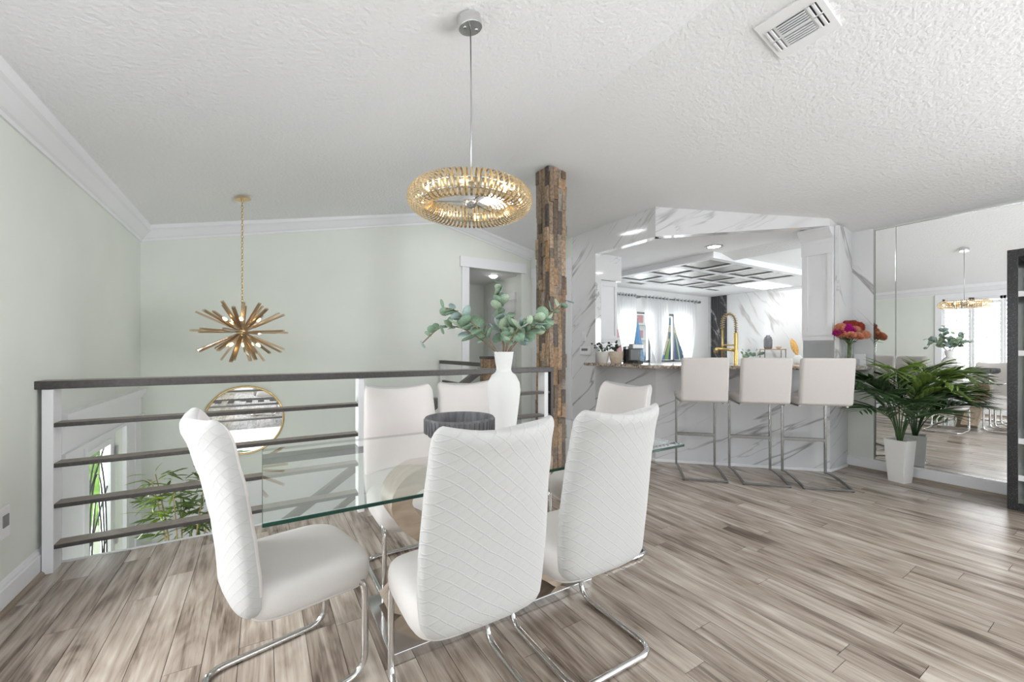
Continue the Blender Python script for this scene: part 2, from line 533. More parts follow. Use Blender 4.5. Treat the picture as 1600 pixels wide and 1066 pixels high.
def sparkle():
    m, nt, p = nmat('black_sparkle')
    tc = nt.nodes.new('ShaderNodeTexCoord')
    n = nt.nodes.new('ShaderNodeTexVoronoi'); n.inputs['Scale'].default_value = 150
    nt.links.new(tc.outputs['Object'], n.inputs['Vector'])
    rp = nt.nodes.new('ShaderNodeValToRGB'); e = rp.color_ramp.elements
    e[0].position = .10; e[0].color = (.16, .16, .17, 1); e[1].position = .32; e[1].color = (.012, .012, .013, 1)
    nt.links.new(n.outputs['Distance'], rp.inputs['Fac']); nt.links.new(rp.outputs['Color'], p.inputs['Base Color'])
    p.inputs['Roughness'].default_value = .35
sparkle()

def quilt(name, col, lines=True):
    """stretch cover: diagonal seam lattice as fine relief"""
    m, nt, p = nmat(name)
    p.inputs['Base Color'].default_value = (*col, 1); p.inputs['Roughness'].default_value = .85
    p.inputs['Specular IOR Level'].default_value = .2
    p.inputs['Sheen Weight'].default_value = .15
    tc = nt.nodes.new('ShaderNodeTexCoord'); sp = nt.nodes.new('ShaderNodeSeparateXYZ')
    nt.links.new(tc.outputs['Object'], sp.inputs[0])
    nz = nt.nodes.new('ShaderNodeTexNoise'); nz.inputs['Scale'].default_value = 5
    nt.links.new(tc.outputs['Object'], nz.inputs['Vector'])
    wob = math_node(nt, 'MULTIPLY', math_node(nt, 'SUBTRACT', nz.outputs['Fac'], .5), .05)
    xx = math_node(nt, 'ADD', math_node(nt, 'ADD', sp.outputs[0], math_node(nt, 'MULTIPLY', sp.outputs[1], .6)), wob)
    zz = math_node(nt, 'MULTIPLY', sp.outputs[2], 1.35)
    hs = []
    for s in (1, -1):
        v = math_node(nt, 'ADD', xx, math_node(nt, 'MULTIPLY', zz, s))
        t = math_node(nt, 'PINGPONG', v, .026)
        hs.append(math_node(nt, 'SUBTRACT', 1, math_node(nt, 'DIVIDE', t, .0045), clamp=True))
    h = math_node(nt, 'MAXIMUM', hs[0], hs[1])
    weave = nt.nodes.new('ShaderNodeTexNoise'); weave.inputs['Scale'].default_value = 420
    nt.links.new(tc.outputs['Object'], weave.inputs['Vector'])
    h2 = math_node(nt, 'ADD', h, math_node(nt, 'MULTIPLY', weave.outputs['Fac'], .35))
    bn = nt.nodes.new('ShaderNodeBump'); bn.inputs['Strength'].default_value = .38; bn.inputs['Distance'].default_value = .003
    nt.links.new(h2 if lines else weave.outputs['Fac'], bn.inputs['Height']); nt.links.new(bn.outputs['Normal'], p.inputs['Normal'])
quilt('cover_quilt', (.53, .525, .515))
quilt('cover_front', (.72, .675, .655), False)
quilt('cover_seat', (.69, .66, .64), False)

# ------------------------------------------------------------------ dimensions
XL, XR, YF, YB = -1.04, 5.27, 5.45, -3.2
RX, RH, EH = 2.115, 3.13, 2.44
SL = (RH - EH) / (RX - XL)
def ceil_h(x): return EH + SL * (x - XL) if x < RX else RH - SL * (x - RX)
XK = 3.68              # kitchen wall
KH = 2.48              # kitchen ceiling
FZ = -1.45             # foyer floor
EDGE = 3.35            # edge of the upper floor
SX = 2.12              # landing edge
KX, KY = 9.1, 5.9      # far kitchen walls
P1, P2, P3, P4 = (XK, 3.96), (XK, 3.01), (4.85, 1.84), (XR, 1.84)

# ------------------------------------------------------------------ floor
bm = B()
box(bm, XL - .1, XR + .1, -1.46, EDGE, -.22, -.010, 1)
box(bm, SX, XK + .1, EDGE, YF + .2, -.22, -.010, 1)
box(bm, SX, XK + .1, YF + .2, 7.0, -.22, -.001)
box(bm, XL - .1, XR + .1, YB - .1, -1.46, -.22, -.001)
floor = struct('floor', bm, [MAT['plank'], MAT['grout']], 'grey-brown wood plank floor of the dining room', 'floor')
PW = .12
plank_cache = {}
def plank_mesh(w, L):
    k = (round(w, 3), round(L, 3))
    if k not in plank_cache:
        b = B(); box(b, .0011, w - .0011, .0011, L - .0011, -.012, 0)
        me = mesh_of(b, 'plank'); me.materials.append(MAT['plank']); plank_cache[k] = me
    return plank_cache[k]
x = XL
row = 0
while x < XR - .01:
    w = min(PW, XR - x)
    y1 = EDGE if x < SX - .06 else (YF + .2 if x < XK - .05 else min(3.1, 6.75 - x + .0))
    if x > 4.85: y1 = 1.84
    y = -.35 - random.uniform(0, 1.1)
    while y < y1 - .02:
        L = 1.2
        if y + L > y1: L = round(y1 - y, 3)
        o = obj('plank', plank_mesh(w, L), None, floor, (x, y, 0))
        y += L
    x += PW; row += 1
# nosing at the open floor edge
struct('trim_1', rbx(XL, SX, EDGE - .004, EDGE + .03, -.05, .003, .006), MAT['trim_white'], 'thin white edging along the open floor edge', 'trim')
struct('floor_foyer', bx(XL - .1, SX + .3, EDGE - .4, YF + .1, FZ - .1, FZ), MAT['foyer_tile'], 'tile floor of the lower entry foyer', 'floor')
struct('floor_kitchen', bx(XK, KX + .1, -.1, KY + .1, -.2, -.02), MAT['kitchen_bounce_floor'], 'unseen kitchen floor made pale to bounce light up', 'floor')

# ------------------------------------------------------------------ walls
WIN = (.93, 2.50, .55, 2.22)                # shuttered window in left wall (y0,y1,z0,z1)
DOOR = (3.90, 4.82, FZ, .59)
bm = wall_rects(B(), 'x', XL - .14, XL, YB - .1, YF + .14, FZ - .1, EH + .06, [WIN, DOOR])
struct('wall_left', bm, MAT['wall_green'], 'pale mint green wall on the left', 'wall')

HX0, HX1, HZ = 2.57, 3.50, 2.43             # hall opening in far wall
bm = B()
Y0, Y1 = YF, YF + .14
prism(bm, [(XL - .1, FZ - .1), (HX0, FZ - .1), (HX0, ceil_h(HX0) + .05), (RX, RH + .05), (XL - .1, EH + .03)], Y0, Y1, 'y')
prism(bm, [(HX0, HZ), (HX1, HZ), (HX1, ceil_h(HX1) + .05), (HX0, ceil_h(HX0) + .05)], Y0, Y1, 'y')
prism(bm, [(HX1, -.2), (XK + .02, -.2), (XK + .02, ceil_h(XK) + .05), (HX1, ceil_h(HX1) + .05)], Y0, Y1, 'y')
struct('wall_far', bm, MAT['wall_green'], 'pale mint green gable wall at the far end', 'wall')

# wall beside the kitchen: green part with closet door, marble part, marble headers over the bar opening
CD = (4.55, 5.27, 0, 2.36)
bm = wall_rects(B(), 'x', XK, XK + .1, 4.42, YF + .14, -.1, ceil_h(XK) + .05, [CD])
struct('wall_closet', bm, MAT['wall_green'], 'short mint green wall with closet door behind the stone column', 'wall')
bm = wall_rects(B(), 'x', XK, XK + .1, 3.96, 4.42, 0, ceil_h(XK) + .05)
wk = struct('wall_kitchen', bm, MAT['marble_x'], 'white marble slab wall left of the kitchen opening', 'wall')
def header(name, a, b, t, label, mat='marble'):
    a = Vector((*a, 0)); b = Vector((*b, 0)); n = Vector(t)
    bm = B()
    ha, hb = ceil_h(a.x) + .04, ceil_h(b.x) + .04
    vs = []
    for p, h in ((a, ha), (b, hb)):
        for q in (p, p + n):
            vs.append((bm.verts.new((q.x, q.y, KH - .016)), bm.verts.new((q.x, q.y, h))))
    (a0, a1), (c0, c1), (b0, b1), (d0, d1) = vs
    for f in ((a0, b0, b1, a1), (c0, d0, d1, c1), (a0, c0, d0, b0), (a1, c1, d1, b1), (a0, a1, c1, c0), (b0, b1, d1, d0)):
        bm.faces.new(f)
    return struct(name, bm, MAT[mat], label, 'wall')
header('wall_header', P1, P2, (.1, .02, 0), 'marble header over the left side of the kitchen opening', 'marble_x')
header('wall_header', P2, P3, (.07, .07, 0), 'wide angled marble header above the bar stools')
header('wall_header', P3, P4, (.0, .1, 0), 'small triangular marble header end beside the wall mirror')
# right wall (mirror wall)
SW = (-2.85, -1.25, .35, 2.25)
bm = wall_rects(B(), 'x', XR, XR + .12, YB - .1, 1.86, -.1, EH + .05, [SW])
struct('wall_right', bm, MAT['wall_green'], 'green wall that carries the large mirror', 'wall')
bm = bx(XR - .012, XR, 1.625, 1.84, 1.062, EH + .01)
struct('wall_marble_strip', bm, MAT['marble_strip'], 'narrow marble strip on the wall between cabinet and mirror', 'wall')
bm = bx(4.95, XR + .1, 1.80, 1.838, 1.062, KH - .002)
struct('wall_marble_return', bm, MAT['marble_return'], 'marble clad return beside the hanging white cabinet', 'wall')
# unseen back wall with a wide opening added to let light in
bm = wall_rects(B(), 'y', YB - .14, YB, XL - .1, XR + .1, -.1, RH + .1, [(-.75, 4.95, .04, 2.35)])
struct('wall_back', bm, MAT['wall_green'], 'green wall behind the viewer with an opening added for light', 'wall')
# walls under the floor edge and landing
struct('wall_below_edge', bx(XL, SX, EDGE - .1, EDGE + .012, FZ, -.02), MAT['wall_green'], 'pale green wall under the open floor edge', 'wall')
struct('wall_below_landing', bx(SX, SX + .1, EDGE, YF, FZ, -.2), MAT['white_paint'], 'white wall under the stair landing', 'wall')
# kitchen shell
KW = [(6.02, 7.08, .95, 2.02), (7.36, 8.36, .95, 2.02)]
bm = wall_rects(B(), 'y', KY, KY + .14, XK + .05, KX + .1, -.1, KH + .05, KW)
struct('wall_kitchen_window', bm, MAT['white_paint'], 'white kitchen wall with two curtained windows', 'wall')
struct('wall_kitchen_far', bx(KX, KX + .12, -.1, KY + .14, -.1, KH + .05), MAT['marble_far'], 'far kitchen wall of white marble slabs', 'wall')
struct('wall_kitchen_near', wall_rects(B(), 'y', -.1, 0, XR + .12, KX + .1, -.1, KH + .05, [(5.9, 8.3, .9, 2.1)]), MAT['white_paint'], 'hidden white kitchen wall behind the mirror', 'wall')
bm = B()  # unseen window added to bring more light into the kitchen
for a in ((5.9, 5.96, .9, 2.1), (8.24, 8.3, .9, 2.1), (7.07, 7.13, .9, 2.1), (5.9, 8.3, .9, .96), (5.9, 8.3, 2.04, 2.1)):
    box(bm, a[0], a[1], -.07, -.03, a[2], a[3])
w6 = struct('window_6', bm, MAT['trim_white'], 'unseen kitchen window added behind the mirror wall for light', 'window')
part('pane', bx(5.9, 8.3, -.052, -.048, .9, 2.1), MAT['glass_window'], w6)
# hall shell
bm = B()
box(bm, HX0 - .25, HX0 - .15, YF + .14, 7.0, 0, 2.5)
box(bm, 3.58, XK + .1, YF + .14, 7.0, 0, 2.5)
box(bm, HX0 - .25, XK + .1, 6.9, 7.0, 0, 2.5)
struct('wall_hall', bm, MAT['wall_green'], 'green walls of the small hallway beyond the opening', 'wall')

# ------------------------------------------------------------------ ceilings
bm = B()
prism(bm, [(XL - .15, EH - SL * .11), (RX, RH), (XR + .12, EH - SL * .11), (XR + .12, EH + .12), (RX, RH + .15), (XL - .15, EH + .12)], YB - .15, YF + .14, 'y')
struct('ceiling', bm, MAT['ceiling_white'], 'vaulted white textured ceiling with a ridge', 'ceiling')
poly = [(XK + .05, KY + .1), (XK + .05, 3.03), (4.87, 1.89), (XR + .02, 1.89), (XR + .02, -.1), (KX + .1, -.1), (KX + .1, KY + .1)]
struct('ceiling_kitchen', prs(poly, KH, KH + .03, 'z'), MAT['white_paint'], 'flat white kitchen ceiling', 'ceiling')
struct('ceiling_hall', bx(HX0 - .25, XK + .1, YF + .135, 7.0, 2.44, 2.54), MAT['white_paint'], 'flat hallway ceiling', 'ceiling')

# ------------------------------------------------------------------ trims
crown = [(0, -.135), (.012, -.135), (.016, -.115), (.03, -.105), (.075, -.045), (.092, -.03), (.095, .0), (.095, .05), (0, .05)]
bm = sweep(B(), (XL, YB, EH), (XL, YF, EH), crown, (1, 0, 0))
struct('trim_3', bm, MAT['trim_white'], 'white crown moulding along the left wall', 'trim')
bm = B()
cr2 = [(a, b if b < .02 else .03) for a, b in crown]
sweep(bm, (XL, YF, EH), (RX, YF, RH), cr2, (0, -1, 0))
sweep(bm, (RX, YF, RH), (XK, YF, ceil_h(XK)), cr2, (0, -1, 0))
struct('trim_4', bm, MAT['trim_white'], 'white crown moulding following the far gable wall', 'trim')
base = [(0, 0), (.018, 0), (.018, .105), (.013, .112), (.013, .122), (.007, .135), (0, .14)]
struct('baseboard_left', sweep(B(), (XL, YB, 0), (XL, EDGE, 0), base, (1, 0, 0)), MAT['trim_white'], 'white baseboard on the left wall', 'baseboard')
struct('trim_5', sweep(B(), (XL + .018, YB, 0), (XL + .018, EDGE + .02, 0), [(0, 0), (.018, 0), (.016, .012), (.008, .02), (0, .022)], (1, 0, 0)), MAT['shoe_wood'], 'wood quarter round along the left baseboard', 'trim')
struct('baseboard_right', sweep(B(), (XR, YB, 0), (XR, 1.84, 0), [(0, 0), (.02, 0), (.02, .10), (.012, .115), (0, .115)], (-1, 0, 0)), MAT['trim_white'], 'white baseboard under the wall mirror', 'baseboard')
struct('trim_6', sweep(B(), (XR - .02, YB, 0), (XR - .02, 1.84, 0), [(0, 0), (.018, 0), (.014, .014), (0, .02)], (-1, 0, 0)), MAT['shoe_wood'], 'wood quarter round under the mirror baseboard', 'trim')
# stair skirt on the far wall
bm = prs([(-.95, -1.45), (-.95, -.47), (.9, -.02), (2.1, .12), (2.1, -1.45)], YF - .02, YF, 'y')
struct('trim_7', bm, MAT['trim_white'], 'white stair skirt panel on the far wall', 'trim')
# hall casing
bm = B()
box(bm, HX0 - .10, HX0, YF - .02, YF, 0, HZ)
box(bm, HX0 - .13, XK - .1, YF - .03, YF, HZ, HZ + .15)
box(bm, HX0 - .002, HX0 + .02, YF - .01, YF + .14, 0, HZ)
struct('trim_8', bm, MAT['trim_white'], 'wide white casing around the hallway opening', 'trim')
# closet door in kitchen-side wall
d2 = setprops(obj('door_2', mesh_of(bx(XK + .03, XK + .07, CD[0] + .01, CD[1] - .01, .01, CD[3] - .01), 'door'), MAT['white_paint']), 'white closet door behind the stone column', 'door', None, 'structure')
bm = B()
for y0, y1 in ((CD[0] - .13, CD[0]), (CD[1], CD[1] + .1)):
    box(bm, XK - .022, XK, y0, y1, 0, CD[3])
box(bm, XK - .03, XK, CD[0] - .13, CD[1] + .13, CD[3], CD[3] + .14)
part('door_casing', bm, MAT['trim_white'], d2)
# hallway door on its right wall
d3 = setprops(obj('door_3', mesh_of(bx(3.555, 3.579, 5.85, 6.55, 0, 2.05), 'door'), MAT['white_paint']), 'white hallway door seen through the opening', 'door', None, 'structure')
bm = B(); box(bm, 3.55, 3.58, 5.75, 5.85, 0, 2.05); box(bm, 3.55, 3.58, 6.55, 6.65, 0, 2.05); box(bm, 3.545, 3.58, 5.72, 6.68, 2.05, 2.17)
part('door_casing', bm, MAT['trim_white'], d3)
hl = thing('hallway_glow_dome', 'round white dome on the hallway ceiling with added glow', 'light', (3.22, 5.86, 2.44))
pm('hall_glow', (1, 1, 1), .5, emit=(1, .98, .95), es=14)  # glow added to the ceiling dome to brighten the hallway
part('base', lth([(0, -.012), (.08, -.012), (.08, 0), (0, 0)], 24), MAT['trim_white'], hl)
part('dome', lth([(0, -.05), (.035, -.046), (.06, -.03), (.07, -.012), (0, -.012)], 24), MAT['hall_glow'], hl, 60)

# ------------------------------------------------------------------ front door (left wall, lower level)
y0, y1, z0, z1 = DOOR
GY0, GY1, GZ0, GZ1 = 4.14, 4.63, -1.25, .44
bm = wall_rects(B(), 'x', XL - .066, XL - .045, y0 + .008, y1 - .008, z0, z1 - .008, [(GY0, GY1, GZ0, GZ1)])
d1 = struct('door_1', bm, MAT['trim_white'], 'white front door with leaded glass at the bottom of the stairwell', 'door')
bm = B()
for a, b, c_, d in ((GY0 - .04, GY0, GZ0 - .04, GZ1 + .04), (GY1, GY1 + .04, GZ0 - .04, GZ1 + .04), (GY0, GY1, GZ1, GZ1 + .04), (GY0, GY1, GZ0 - .04, GZ0)):
    box(bm, XL - .045, XL - .03, a, b, c_, d)
part('glass_frame', bm, MAT['trim_white'], d1)
part('pane', bx(XL - .060, XL - .056, GY0, GY1, GZ0, GZ1), MAT['glass_window'], d1)
bm = B()
cy, cz = (GY0 + GY1) / 2, (GZ0 + GZ1) / 2
xx = XL - .052
for ry, rz in ((.23, .80), (.17, .66)):
    tube(bm, [(xx, cy + ry * math.cos(t * PI / 20), cz + rz * math.sin(t * PI / 20)) for t in range(40)], .006, n=5, closed=True)
for k in range(4):
    zc = cz - .6 + .4 * k
    tube(bm, [(xx, GY0, zc - .12), (xx, cy, zc + .10), (xx, GY1, zc + .3)], .006, n=5)
for s in (-1, 1):
    tube(bm, [(xx, cy + s * (.02 + .10 * math.sin(t * PI / 12)), cz - .5 + 1.0 * t / 12) for t in range(13)], .006, n=5)
part('lead_came', bm, MAT['lead'], d1, label='dark lead came curves in the door glass')
for zz in (.28, -.45, -1.1):
    part('hinge', bx(XL - .04, XL - .025, y1 - .03, y1 + .005, zz, zz + .11), MAT['steel'], d1)
bm = B()
for a, b in ((3.46, 3.56), (4.87, 4.97), (5.13, 5.32)):
    box(bm, XL, XL + .03, a, b, FZ, .59)
box(bm, XL, XL + .02, 3.56, 3.86, FZ, .59); box(bm, XL, XL + .028, 3.83, 3.895, FZ, .59)
box(bm, XL, XL + .028, 4.825, 4.87, FZ, .59); box(bm, XL, XL + .02, 4.97, 5.13, FZ, .59)
box(bm, XL, XL + .03, 3.46, 5.32, .59, .78)
box(bm, XL, XL + .05, 3.44, 5.34, .575, .60)
box(bm, XL, XL + .045, 3.44, 5.34, .76, .80); box(bm, XL, XL + .065, 3.42, 5.36, .80, .84)
part('door_surround', bm, MAT['trim_white'], d1)

# ------------------------------------------------------------------ shuttered window in left wall (seen in the mirror)
y0, y1, z0, z1 = WIN
bm = B()
for a, b, c_, d in ((y0 - .1, y0, z0 - .1, z1 + .1), (y1, y1 + .1, z0 - .1, z1 + .1), (y0, y1, z1, z1 + .1), (y0, y1, z0 - .1, z0)):
    box(bm, XL, XL + .025, a, b, c_, d)
w1 = struct('window_1', bm, MAT['trim_white'], 'white shuttered window on the left wall, seen in the mirror', 'window')
part('pane', bx(XL - .11, XL - .105, y0, y1, z0, z1), MAT['glass_window'], w1)
np_ = 4
pw = (y1 - y0) / np_
lou = B(); rbox(lou, -.004, .004, .035, pw - .035, -.038, .038, .003, 1); lou = mesh_of(lou, 'louver'); lou.materials.append(MAT['trim_white'])
for i in range(np_):
    a = y0 + i * pw
    bm = B()
    box(bm, XL - .045, XL - .012, a + .002, a + .036, z0, z1); box(bm, XL - .045, XL - .012, a + pw - .036, a + pw - .002, z0, z1)
    box(bm, XL - .045, XL - .012, a, a + pw, z1 - .05, z1); box(bm, XL - .045, XL - .012, a, a + pw, z0, z0 + .06)
    tube(bm, [(XL + .004, a + pw / 2, z0 + .08), (XL + .004, a + pw / 2, z1 - .08)], .006, n=6)
    sh = part('shutter_panel', bm, MAT['trim_white'], w1)
    n = 19
    for k in range(n):
        zc = z0 + .10 + (z1 - z0 - .19) * k / (n - 1)
        obj('louver', lou, None, sh, (XL - .028, a, zc), (0, math.radians(-34), 0))

# unseen patio doors added behind the camera to let light in
bm = B()
for xa in (-.75, 1.13, 3.03, 4.88):
    box(bm, xa, xa + .07, YB - .1, YB - .04, .04, 2.35)
box(bm, -.75, 4.95, YB - .1, YB - .04, 2.28, 2.35); box(bm, -.75, 4.95, YB - .1, YB - .04, .0, .08)
w2 = struct('window_2', bm, MAT['trim_white'], 'wide unseen patio doors added behind the viewer for light', 'window')
part('pane', bx(-.7, 4.9, YB - .075, YB - .07, .08, 2.28), MAT['glass_window'], w2)

bm = B()  # unseen window added to brighten the opposite left wall
for a, b, c_, d in ((SW[0], SW[0] + .06, SW[2], SW[3]), (SW[1] - .06, SW[1], SW[2], SW[3]), (SW[0], SW[1], SW[3] - .06, SW[3]), (SW[0], SW[1], SW[2], SW[2] + .06), (-2.08, -2.02, SW[2], SW[3])):
    box(bm, XR + .03, XR + .08, a, b, c_, d)
w5 = struct('window_5', bm, MAT['trim_white'], 'unseen window added on the mirror wall to light the left wall', 'window')
part('pane', bx(XR + .05, XR + .055, SW[0], SW[1], SW[2], SW[3]), MAT['glass_window'], w5)

# ------------------------------------------------------------------ wall mirror in panels
MY = [1.615, 1.455, .24, -.9]
wm = thing('wall_mirror', 'large frameless mirror wall behind the potted palm', 'mirror', (XR, 0, 0))
for a, b in zip(MY, MY[1:]):
    bm = rbx(-.008, -.002, b + .002, a - .002, .125, 2.42, .0025, seg=1)
    part('mirror_panel', bm, MAT['mirror'], wm)
bm = B(); box(bm, -.011, -.002, MY[-1], MY[0], .116, .126); box(bm, -.011, -.002, MY[-1], MY[0], 2.42, 2.43); box(bm, -.011, -.002, MY[0], MY[0] + .008, .116, 2.43)
part('mirror_channel', bm, MAT['chrome'], wm, label='slim chrome edge channel')

# ------------------------------------------------------------------ stone clad column
def stone_column(root, hw, z0, z1, strips, cover=True):
    core = part('core', bx(-hw + .012, hw - .012, -hw + .012, hw - .012, z0, z1), MAT['bark'], root)
    cache = {}
    cnt = 0
    sw = 2 * hw / strips
    for face in range(4):
        rot = face * PI / 2
        for s in range(strips):
            z = z0
            while z < z1 - .005:
                L = random.choice((.10, .14, .18, .23, .30, .38))
                if z + L > z1 - .04: L = round(z1 - z, 3)
                d = random.choice((.004, .009, .014, .02))
                key = (round(L, 3), d)
                if key not in cache:
                    b = B()
                    vs = box(b, -sw / 2 + .001, sw / 2 - .001, -d, .014, .001, L - .001)
                    for v in vs:
                        if v.co.y < 0: v.co.y += random.uniform(-.003, .003)
                    me = mesh_of(b, 'stone_strip'); me.materials.append(MAT['stone_strip']); cache[key] = me
                lx = -hw + sw * (s + .5)
                R_ = Matrix.Rotation(rot, 3, 'Z')
                p = R_ @ Vector((lx, -hw, 0))
                obj('stone_strip', cache[key], None, root, (p.x, p.y, z), (0, 0, rot))
                z += L; cnt += 1
    return cnt
col = thing('stone_column', 'tall square column clad in brown split-face stone strips', 'column', (2.525, 3.37, 0))
stone_column(col, .102, 0, ceil_h(2.44) - .015, 4)
newel = thing('newel_post', 'short stone-clad newel post at the top of the stairs', 'post', (2.16, 4.02, 0))
stone_column(newel, .07, 0, 1.12, 3)
part('cap', rbx(-.085, .085, -.085, .085, 1.12, 1.15, .006), MAT['rail_dark'], newel)

# ------------------------------------------------------------------ railing along the floor edge
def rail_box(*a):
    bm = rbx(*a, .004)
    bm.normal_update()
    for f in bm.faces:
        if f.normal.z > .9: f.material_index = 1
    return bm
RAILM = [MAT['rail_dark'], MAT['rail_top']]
rl = thing('railing', 'long dark railing with white posts along the open floor edge', 'railing', (0, 3.27, 0))
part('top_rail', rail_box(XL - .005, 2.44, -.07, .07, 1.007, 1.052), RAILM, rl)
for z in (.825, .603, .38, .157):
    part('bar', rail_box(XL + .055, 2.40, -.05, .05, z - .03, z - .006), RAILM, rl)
for xa in (XL + .022, .615, 2.33):
    part('post', rbx(xa, xa + .045, -.055, .055, 0, 1.005, .003), MAT['trim_white'], rl)
part('end_plate', bx(2.405, 2.435, -.06, .06, 0, 1.005), MAT['rail_dark'], rl)

# landing rail and stair railing
lr = thing('railing', 'short dark landing railing between newel post and far wall', 'railing', (2.16, 0, 0))
part('top_rail', rbx(-.04, .04, 4.115, YF - .02, 1.03, 1.075, .004), MAT['rail_dark'], lr)
for z in (.80, .58, .36, .14):
    part('bar', rbx(-.02, .02, 4.115, YF - .02, z - .025, z, .003), MAT['rail_dark'], lr)
part('post', rbx(-.03, .03, YF - .08, YF - .02, 0, 1.03, .003), MAT['trim_white'], lr)
sr = thing('stair_railing', 'dark sloping handrail with parallel bars descending the stairs', 'railing', (0, 4.03, 0))
def slope_bar(h, name, flat):
    bm = B()
    tube(bm, [(2.06, 0, h), (.0, 0, h - 2.08 * .66)], .0, flat=flat)
    part(name, bm, MAT['rail_dark'], sr)
slope_bar(1.0, 'handrail', (.07, .06))
for h in (.74, .5, .26): slope_bar(h, 'bar', (.045, .045))
part('post', rbx(-.03, .03, -.03, .03, FZ, -.42, .003), MAT['trim_white'], sr)
# stairs
st = setprops(thing('stairs', 'white stairs with wood treads going down to the entry foyer', 'stairs'), kind='structure')
nst = 8
for k in range(nst - 1):
    zt = -(k + 1) * (-FZ / nst); xa = SX - (k + 1) * .285
    part('riser', bx(xa, xa + .285, EDGE + .01, 4.0, FZ, zt - .03), MAT['stair_white'], st)
    part('tread', rbx(xa - .02, xa + .285, EDGE + .01, 4.01, zt - .03, zt, .006), MAT['shoe_wood'], st)

# ------------------------------------------------------------------ round mirror in stairwell
rm = thing('round_mirror', 'round gold-framed mirror on the far stairwell wall', 'mirror', (-.16, YF, .44))
bm = B(); tube(bm, [(.372 * math.cos(t * PI / 32), -.018, .372 * math.sin(t * PI / 32)) for t in range(64)], .012, n=8, closed=True)
part('frame', bm, MAT['brass'], rm, 180)
bm = lth([(0, .02), (.37, .02), (.37, 0), (0, 0)], 64)
part('mirror_glass', bm, MAT['mirror'], rm, rot=(PI / 2, 0, 0))

# ------------------------------------------------------------------ outlet, wall controls
ol = thing('wall_outlet', 'white outlet plate with grey insert low on the left wall', 'outlet', (XL, 2.875, .41))
part('plate', rbx(0, .012, -.07, .05, -.075, .075, .003), MAT['trim_white'], ol)
part('insert', bx(.012, .016, -.02, .03, -.02, .035), MAT['grey_plastic'], ol)
sw_ = thing('light_switch', 'white rocker light switch on the marble wall', 'switch', (XK, 4.17, 1.40))
part('plate', rbx(-.008, 0, -.04, .04, -.065, .065, .002), MAT['trim_white'], sw_)
part('rocker', rbx(-.014, -.007, -.018, .018, -.035, .035, .002), MAT['trim_white'], sw_)
ac = thing('alarm_panel', 'white wall control panel with grey display beside the counter', 'control panel', (XK, 4.14, 1.21))
part('body', rbx(-.025, 0, -.095, .095, -.055, .055, .004), MAT['trim_white'], ac)
part('display', bx(-.028, -.025, -.06, .06, .0, .03), MAT['lcd'], ac)

# ------------------------------------------------------------------ bar: panels, worktop
PAN = [((XK, 3.96), (XK, 3.01)), ((XK, 3.01), (4.85, 1.84)), ((4.85, 1.84), (XR - .005, 1.84))]
bar = thing('breakfast_bar', 'white marble clad breakfast bar with an angled front', 'bar', (0, 0, 0))
for i, (a, b) in enumerate(PAN):
    a = Vector(a); b = Vector(b); d = (b - a); L = d.length; ang = math.atan2(d.y, d.x)
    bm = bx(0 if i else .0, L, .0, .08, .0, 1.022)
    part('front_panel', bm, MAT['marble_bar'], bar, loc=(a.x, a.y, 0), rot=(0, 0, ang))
    bm = rbx(-.004, L + .004, -.014, 0, .0, .028, .003, seg=1)
    part('base_trim', bm, MAT['trim_white'], bar, loc=(a.x, a.y, 0), rot=(0, 0, ang))
slab = [(3.48, 3.955), (3.48, 2.927), (4.767, 1.64), (5.255, 1.64), (5.255, 2.19), (4.995, 2.19), (4.03, 3.155), (4.03, 3.955)]
bm = prs(slab, 1.024, 1.06, 'z')
bmesh.ops.bevel(bm, geom=[e for e in bm.edges if abs(e.verts[0].co.z - e.verts[1].co.z) < .001], offset=.005, segments=2, affect='EDGES')
solid('bar_worktop', bm, MAT['granite'], 'speckled brown granite worktop on the bar', 'worktop')
# lower kitchen counter behind
low = [(4.12, 3.95), (4.12, 3.27), (5.07, 2.32), (5.9, 2.32), (5.9, 2.92), (5.32, 2.92), (4.72, 3.52), (4.72, 3.95)]
ks = thing('kitchen_counter', 'low sink counter behind the breakfast bar', 'counter')
part('body', prs(low, -.02, .88, 'z'), MAT['white_paint'], ks)
part('top', prs([(x_, y_) for x_, y_ in low], .88, .915, 'z'), MAT['granite'], ks)

# ------------------------------------------------------------------ hanging cabinets
def upper_cab(name, label, x0, x1, y0, y1, z0, z1, door_face):
    t = thing(name, label, 'cabinet', ((x0 + x1) / 2, (y0 + y1) / 2, z0))
    hx, hy, H = (x1 - x0) / 2, (y1 - y0) / 2, z1 - z0
    part('body', bx(-hx, hx, -hy, hy, .03, H), MAT['trim_white'], t)
    part('light_rail', rbx(-hx - .004, hx, -hy, hy, 0, .03, .004), MAT['trim_white'], t)
    if door_face == '-x':
        bm = B()
        for a, b, c_, d in ((-hy + .01, -hy + .055, .05, H - .2), (hy - .055, hy - .01, .05, H - .2), (-hy + .055, hy - .055, .05, .095), (-hy + .055, hy - .055, H - .245, H - .2)):
            box(bm, -hx - .012, -hx, a, b, c_, d)
        part('side_frame', bm, MAT['trim_white'], t)
    else:
        bm = B()
        for a, b, c_, d in ((-hx + .01, -hx + .05, .05, H - .03), (hx - .05, hx - .01, .05, H - .03), (-hx + .05, hx - .05, .05, .09), (-hx + .05, hx - .05, H - .07, H - .03)):
            box(bm, a, b, -hy - .012, -hy, c_, d)
        part('side_frame', bm, MAT['trim_white'], t)
    return t, hx, hy, H
t, hx, hy, H = upper_cab('hanging_cabinet', 'white hanging cabinet with crown moulding right of the kitchen opening', 4.945, 5.26, 1.842, 2.13, 1.32, 2.47, '-x')
pr = [(0, 0), (.012, 0), (.02, .03), (.09, .10), (.105, .115), (.105, .14), (0, .14)]
